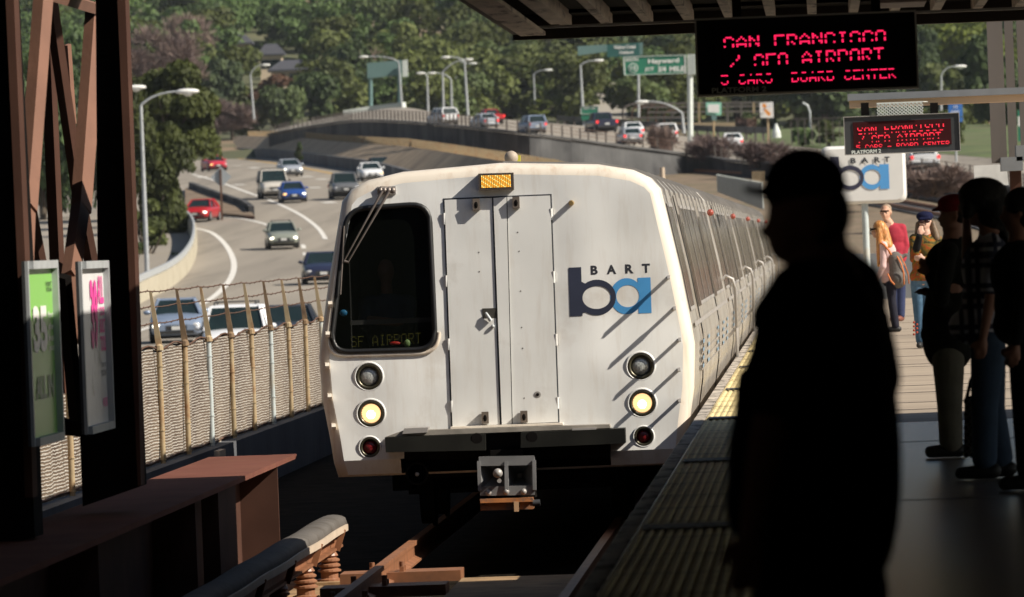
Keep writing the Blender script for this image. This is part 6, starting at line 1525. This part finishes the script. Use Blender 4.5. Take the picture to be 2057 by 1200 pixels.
blob('bag', [('c', X_(1798,520,-.05), X_(1803,560,-.05), .105, .125), ('e', X_(1803,560,-.05), (.135,.16,.14)), ('c', X_(1789,511,-.05), X_(1812,516,-.05), .045, .03), ('c', X_(1812,516,-.05), X_(1820,512,-.05), .03, .025)], cloth('canvas_grey', (.13,.12,.11)), bk, .011, 2)
OR = mat('strap_orange', (.55,.15,.03), .6, var=.1)
b = MB(); b.tube([X_(1769,488,-.2), X_(1776,492,-.23), X_(1785,503,-.22), X_(1790,512,-.2)], .016, 6); b.tube([X_(1802,515,-.19), X_(1810,530,-.22), X_(1815,548,-.22), X_(1816,572,-.2)], .011, 6); b.tube([X_(1808,514,-.17), X_(1817,530,-.17), X_(1824,550,-.15), X_(1826,570,-.1)], .009, 6); b.tube([X_(1783,550,-.19), X_(1790,565,-.2), X_(1797,572,-.19)], .012, 6); b.build('strap', OR, bk)
# ---- man in red shirt
J, s, r = stand(112, 1779, 427, f=(-.25,-1,0), w=.20)
X_ = lambda x, y, d=0: P(x, y, 112+d)
J['neck'] = X_(1785,448); J['chest'] = X_(1796,475); J['pelvis'] = X_(1800,520); J['shL'] = X_(1773,456); J['shR'] = X_(1812,458); J['elL'] = X_(1772,494,-.05); J['wrL'] = X_(1780,515,-.2); J['elR'] = X_(1820,493); J['wrR'] = X_(1814,525,-.1)
J['hipL'] = X_(1792,530); J['hipR'] = X_(1806,530); J['knL'] = X_(1795,580); J['knR'] = X_(1810,582); 
J['anL'] = Vector((X_(1795,620).x, 112, .08)); J['anR'] = Vector((X_(1809,630).x, 112, .08))
rm = figure('grey haired man in sunglasses and a red shirt behind the ginger haired woman', Vector((J['pelvis'].x, 112, 0)), J, (-.25,-1,0), (mat('skin_sunlit', (.52,.29,.19), .6, var=.1, scale=12), cloth('cloth_red_shirt', (.36,.035,.055)), cloth('denim_navy', (.035,.045,.10)), mat('shoe_brown', (.16,.05,.03), .5)), 'long', .013, s)
h = J['head']; HG = mat('hair_greying', (.26,.19,.13), .7, var=.35, scale=25)
blob('hair', [('e', h+Vector((.01,.03,.06)), (.088,.085,.075)), ('e', h+Vector((.03,.05,.0)), (.075,.05,.09))], HG, rm, .011, 2)
b = MB(); b.box(h.x-.085, h.x+.05, h.y-.100, h.y-.082, h.z+.008, h.z+.032); b.build('sunglasses', M['black'], rm)
b = MB(); b.prism([J['neck']+Vector((-.07,-.07,.0)), J['neck']+Vector((.05,-.08,.0)), J['neck']+Vector((-.01,-.12,-.09))], (0,.02,0)); b.build('collar', M['skin'], rm)
# ---- woman in patterned jacket and cap
J, s, r = stand(86, 1858, 447, f=(-.2,-1,0), w=.19)
X_ = lambda x, y, d=0: P(x, y, 86+d)
J['neck'] = X_(1860,468); J['chest'] = X_(1860,500); J['pelvis'] = X_(1854,560)
J['shL'] = X_(1836,480); J['elL'] = X_(1836,520,-.12); J['wrL'] = X_(1847,474,-.22); J['hdL'] = X_(1850,450,-.2)-X_(1846,472,-.22); J['thL'] = Vector((1,0,0))
J['shR'] = X_(1883,482); J['elR'] = X_(1886,520,-.1); J['wrR'] = X_(1858,520,-.25); J['hdR'] = Vector((-1,-.1,.1)); J['thR'] = Vector((0,0,1))
J['hipL'] = X_(1843,572); J['hipR'] = X_(1866,572); J['knL'] = X_(1846,630); J['knR'] = X_(1870,630); J['anL'] = Vector((X_(1850,690).x, 86, .08)); J['anR'] = Vector((X_(1876,690).x, 86.1, .08))
def patterned():
    m = cloth('velvet_patterned', (.10,.055,.02), var=.5, scale=5); n = m.node_tree; N = n.nodes; L = n.links; bs = N['Principled BSDF']
    tc = N.new('ShaderNodeTexCoord'); no = N.new('ShaderNodeTexNoise'); no.inputs['Scale'].default_value = 7; no.inputs['Detail'].default_value = 3; no.inputs['Distortion'].default_value = 1.5; L.new(tc.outputs['Object'], no.inputs['Vector'])
    cr_ = N.new('ShaderNodeValToRGB'); e = cr_.color_ramp.elements; e[0].position = .36; e[0].color = (.015,.012,.008,1); e[1].position = .72; e[1].color = (.42,.28,.07,1)
    for p_, c in ((.45,(.10,.09,.03,1)),(.52,(.24,.12,.02,1)),(.58,(.34,.06,.02,1)),(.64,(.12,.10,.04,1))): x = e.new(p_); x.color = c
    L.new(no.outputs[0], cr_.inputs[0]); L.new(cr_.outputs[0], bs.inputs['Base Color']); return m
pw2 = figure('woman in a dark blue cap, sunglasses and a gold patterned jacket touching her cheek', Vector((J['pelvis'].x, 86, 0)), J, (-.2,-1,0), (mat('skin_fair', (.55,.33,.24), .6, var=.08), patterned(), cloth('denim_blue', (.06,.12,.19), c2=(.14,.22,.30), c2s=3), BLKS), 'long', .012, s, girth=1.06)
h = J['head']
blob('cap', [('e', h+Vector((0,.01,.075)), (.105,.11,.06)), ('e', h+Vector((0,.0,.045)), (.092,.098,.035)), ('c', h+Vector((-.06,-.09,.04)), h+Vector((.06,-.09,.04)), .016, .016)], cloth('cap_navy_sequins', (.008,.010,.035), c2=(.2,.22,.3), c2s=40, c2lo=.68, c2hi=.72), pw2, .010, 2)
blob('hair', [('e', h+Vector((0,.05,.0)), (.085,.05,.09)), ('c', h+Vector((.09,.01,-.02)), h+Vector((.13,-.02,-.20)), .04, .055), ('c', h+Vector((.13,-.02,-.2)), h+Vector((.10,-.03,-.28)), .05, .02), ('c', h+Vector((-.08,.03,-.02)), h+Vector((-.10,.03,-.19)), .035, .04)], mat('hair_light_brown', (.12,.075,.038), .6, var=.5, scale=18, stretch=(4,4,1)), pw2, .010, 2)
b = MB(); b.ball(h+Vector((-.045,-.088,.012)), 1, 10, sc=(.034,.014,.022)); b.ball(h+Vector((.025,-.092,.012)), 1, 10, sc=(.034,.014,.022)); b.build('sunglasses', mat('brown_lens', (.03,.008,.008), .3), pw2)
blob('cuff', [('c', lerp(J['elL'], J['wrL'], .45), lerp(J['elL'], J['wrL'], .97), .05, .040)], BLKC, pw2, .01, 2)
b = MB()
for i in range(7):
    c = X_(1836+(i%2)*6, 648+i*4, -.085); b.ball(c, 1, 6, sc=(.016,.006,.016))
b.build('embroidery', mat('embroidery_red', (.35,.05,.02), .8, var=.3), pw2)
# ---- dark group at the right
J, s, r = stand(45, 1915, 432, f=(-1,-.1,0), w=.17)
X_ = lambda x, y, d=0: P(x, y, 45+d)
J['neck'] = X_(1915,472); J['chest'] = X_(1912,540); J['pelvis'] = X_(1905,680)
for q, d in (('L',-.17),('R',.17)):
    J['sh'+q] = X_(1905,505,d); J['el'+q] = X_(1890,600,d); J['wr'+q] = X_(1868,555 if d < 0 else 590,d*.5); J['hip'+q] = X_(1905,720,d*.5); J['kn'+q] = X_(1908,820,d*.6); J['an'+q] = Vector((X_(1910,880).x, 45+d*.6, .08))
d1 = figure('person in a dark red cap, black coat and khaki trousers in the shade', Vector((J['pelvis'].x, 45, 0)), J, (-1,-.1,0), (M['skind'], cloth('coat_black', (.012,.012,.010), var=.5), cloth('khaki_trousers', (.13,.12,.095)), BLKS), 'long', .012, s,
  skirt=[('e', J['pelvis']+Vector((.0,0,-.02)), (.165,.17,.20)), ('e', J['pelvis']+Vector((.0,0,.10)), (.165,.16,.25))], girth=1.15, leg=1.2)
h = J['head']
blob('cap', [('e', h+Vector((.0,.0,.07)), (.098,.092,.062)), ('e', h+Vector((.0,0,.045)), (.094,.088,.04)), ('c', h+Vector((-.09,-.03,.04)), h+Vector((-.13,0,.035)), .014, .010), ('c', h+Vector((-.09,.03,.04)), h+Vector((-.13,.0,.035)), .014, .010)], cloth('cap_dark_red', (.20,.015,.02)), d1, .009, 2)
blob('hair', [('e', h+Vector((.04,0,.0)), (.06,.08,.06))], mat('hair_dark2', (.012,.009,.007), .7, var=.3, scale=30), d1, .01, 2)
# plaid shirt
def plaid():
    m = bpy.data.materials.new('plaid_cotton'); m.use_nodes = True; n = m.node_tree; N = n.nodes; L = n.links; bs = N['Principled BSDF']; bs.inputs['Roughness'].default_value = .9
    tc = N.new('ShaderNodeTexCoord'); mx_in = None; res = []
    for d_, sc_ in (('X', 3.1), ('Z', 2.7), ('X', 1.55), ('Z', 1.35)):
        wv = N.new('ShaderNodeTexWave'); wv.bands_direction = d_; wv.inputs['Scale'].default_value = sc_; wv.inputs['Distortion'].default_value = .35; L.new(tc.outputs['Object'], wv.inputs['Vector'])
        r_ = N.new('ShaderNodeMapRange'); r_.inputs[1].default_value = .78 if sc_ > 2 else .88; r_.inputs[2].default_value = .92 if sc_ > 2 else .96; L.new(wv.outputs[0], r_.inputs[0]); res.append(r_.outputs[0])
    a = res[0]
    for q in res[1:]:
        mm_ = N.new('ShaderNodeMath'); mm_.operation = 'MAXIMUM'; L.new(a, mm_.inputs[0]); L.new(q, mm_.inputs[1]); a = mm_.outputs[0]
    mx = N.new('ShaderNodeMix'); mx.data_type = 'RGBA'; mx.inputs[6].default_value = (.50,.50,.56,1); mx.inputs[7].default_value = (.035,.04,.07,1); L.new(a, mx.inputs[0]); L.new(mx.outputs[2], bs.inputs['Base Color']); return m
J, s, r = stand(41, 1972, 412, f=(-1,.1,0), w=.18)
X_ = lambda x, y, d=0: P(x, y, 41+d)
J['neck'] = X_(1990,462); J['chest'] = X_(1995,540); J['pelvis'] = X_(1985,660)
J['shL'] = X_(2000,500,-.19); J['elL'] = X_(1990,600,-.22); J['wrL'] = X_(1975,678,-.22); J['shR'] = X_(1985,495,.17); J['elR'] = X_(1944,520,.15); J['wrR'] = X_(1942,440,.08); J['hdR'] = Vector((.2,0,1)); J['thR'] = Vector((-1,0,0))
for q, d in (('L',-.12),('R',.12)):
    J['hip'+q] = X_(1985,700,d); J['kn'+q] = X_(1978+14*(d > 0),820,d); J['an'+q] = Vector((X_(1976+34*(d > 0),900).x, 41+d, .10))
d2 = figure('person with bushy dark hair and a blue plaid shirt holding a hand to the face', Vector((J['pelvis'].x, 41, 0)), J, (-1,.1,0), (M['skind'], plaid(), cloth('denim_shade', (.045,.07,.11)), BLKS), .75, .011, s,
  skirt=[('e', J['pelvis']+Vector((-.03,0,.02)), (.20,.17,.12)), ('c', lerp(J['chest'],J['pelvis'],.3), J['pelvis']+Vector((-.1,0,.0)), .14, .09)], girth=1.15, leg=1.15)
h = J['head']
HB = mat('hair_bushy_black', (.008,.007,.006), .8, var=.3, scale=30, bump=.02, bscale=18)
blob('hair', [('e', h+Vector((.01,0,.055)), (.145,.13,.105)), ('e', h+Vector((.07,0,-.03)), (.11,.12,.13)), ('e', h+Vector((-.07,0,.0)), (.055,.10,.075)), ('c', h+Vector((.1,0,-.08)), h+Vector((.11,0,-.16)), .06, .05), ('c', h+Vector((-.06,-.05,.06)), h+Vector((-.085,-.06,-.05)), .05, .03)], HB, d2, .01, 2)
b = MB(); c = X_(2003,535,-.285); b.box(c.x-.035, c.x+.035, c.y-.02, c.y, c.z-.045, c.z+.045); b.build('sleeve_badge', M['navyc'], d2)
b = MB(); b.tube([X_(2012,470,-.1), X_(2030,500,-.2), X_(2035,560,-.15)], .022, 6); b.build('bag_strap', M['black'], d2)
a = J['anL']; b = MB(); b.disc_stack((a.x,a.y,.09), (0,0,1), [(0,.05),(.07,.052)], 12); b.build('sock', mat('sock_red', (.45,.02,.015), .9), d2)
# patterned tote
bt = root('tote_bag', X_(1950,915,.05), 'black tote bag with white rings hanging beside the plaid shirt person', 'bag')
b = MB(); Q = [X_(1938,800,-.04), X_(1966,790,-.04), X_(1968,918,-.04), X_(1936,918,-.04)]; b.prism(Q, (0,.08,0)); b.build('bag', cloth('tote_black', (.02,.02,.02)), bt)
b = MB(); random.seed(5)
for i in range(3):
    for j in range(9):
        c = X_(1941+i*11+(j%2)*3, 806+j*13.5, -.045); rr_ = .013
        pts = [c+Vector((math.cos(a_)*rr_, 0, math.sin(a_)*rr_*1.25)) for a_ in np.linspace(0, 2*math.pi, 11)]; b.tube(pts, .0035, 4)
b.build('ring_pattern', M['white'], bt)
b = MB(); b.tube([X_(1942,800,-.03), X_(1950,765,-.03), X_(1962,740,-.03), X_(1968,690,-.2)], .012, 6); b.build('handle', M['black'], bt)
# person at the right edge
J, s, r = stand(39, 2046, 425, f=(-1,0,0), w=.18)
X_ = lambda x, y, d=0: P(x, y, 39+d)
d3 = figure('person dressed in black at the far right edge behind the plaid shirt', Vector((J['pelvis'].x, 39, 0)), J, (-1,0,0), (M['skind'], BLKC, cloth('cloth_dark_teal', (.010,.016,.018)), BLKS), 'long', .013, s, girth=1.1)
h = J['head']; blob('hair', [('e', h+Vector((.02,0,.045)), (.10,.10,.09)), ('e', h+Vector((.05,0,-.03)), (.07,.08,.08))], HB, d3, .011, 2)
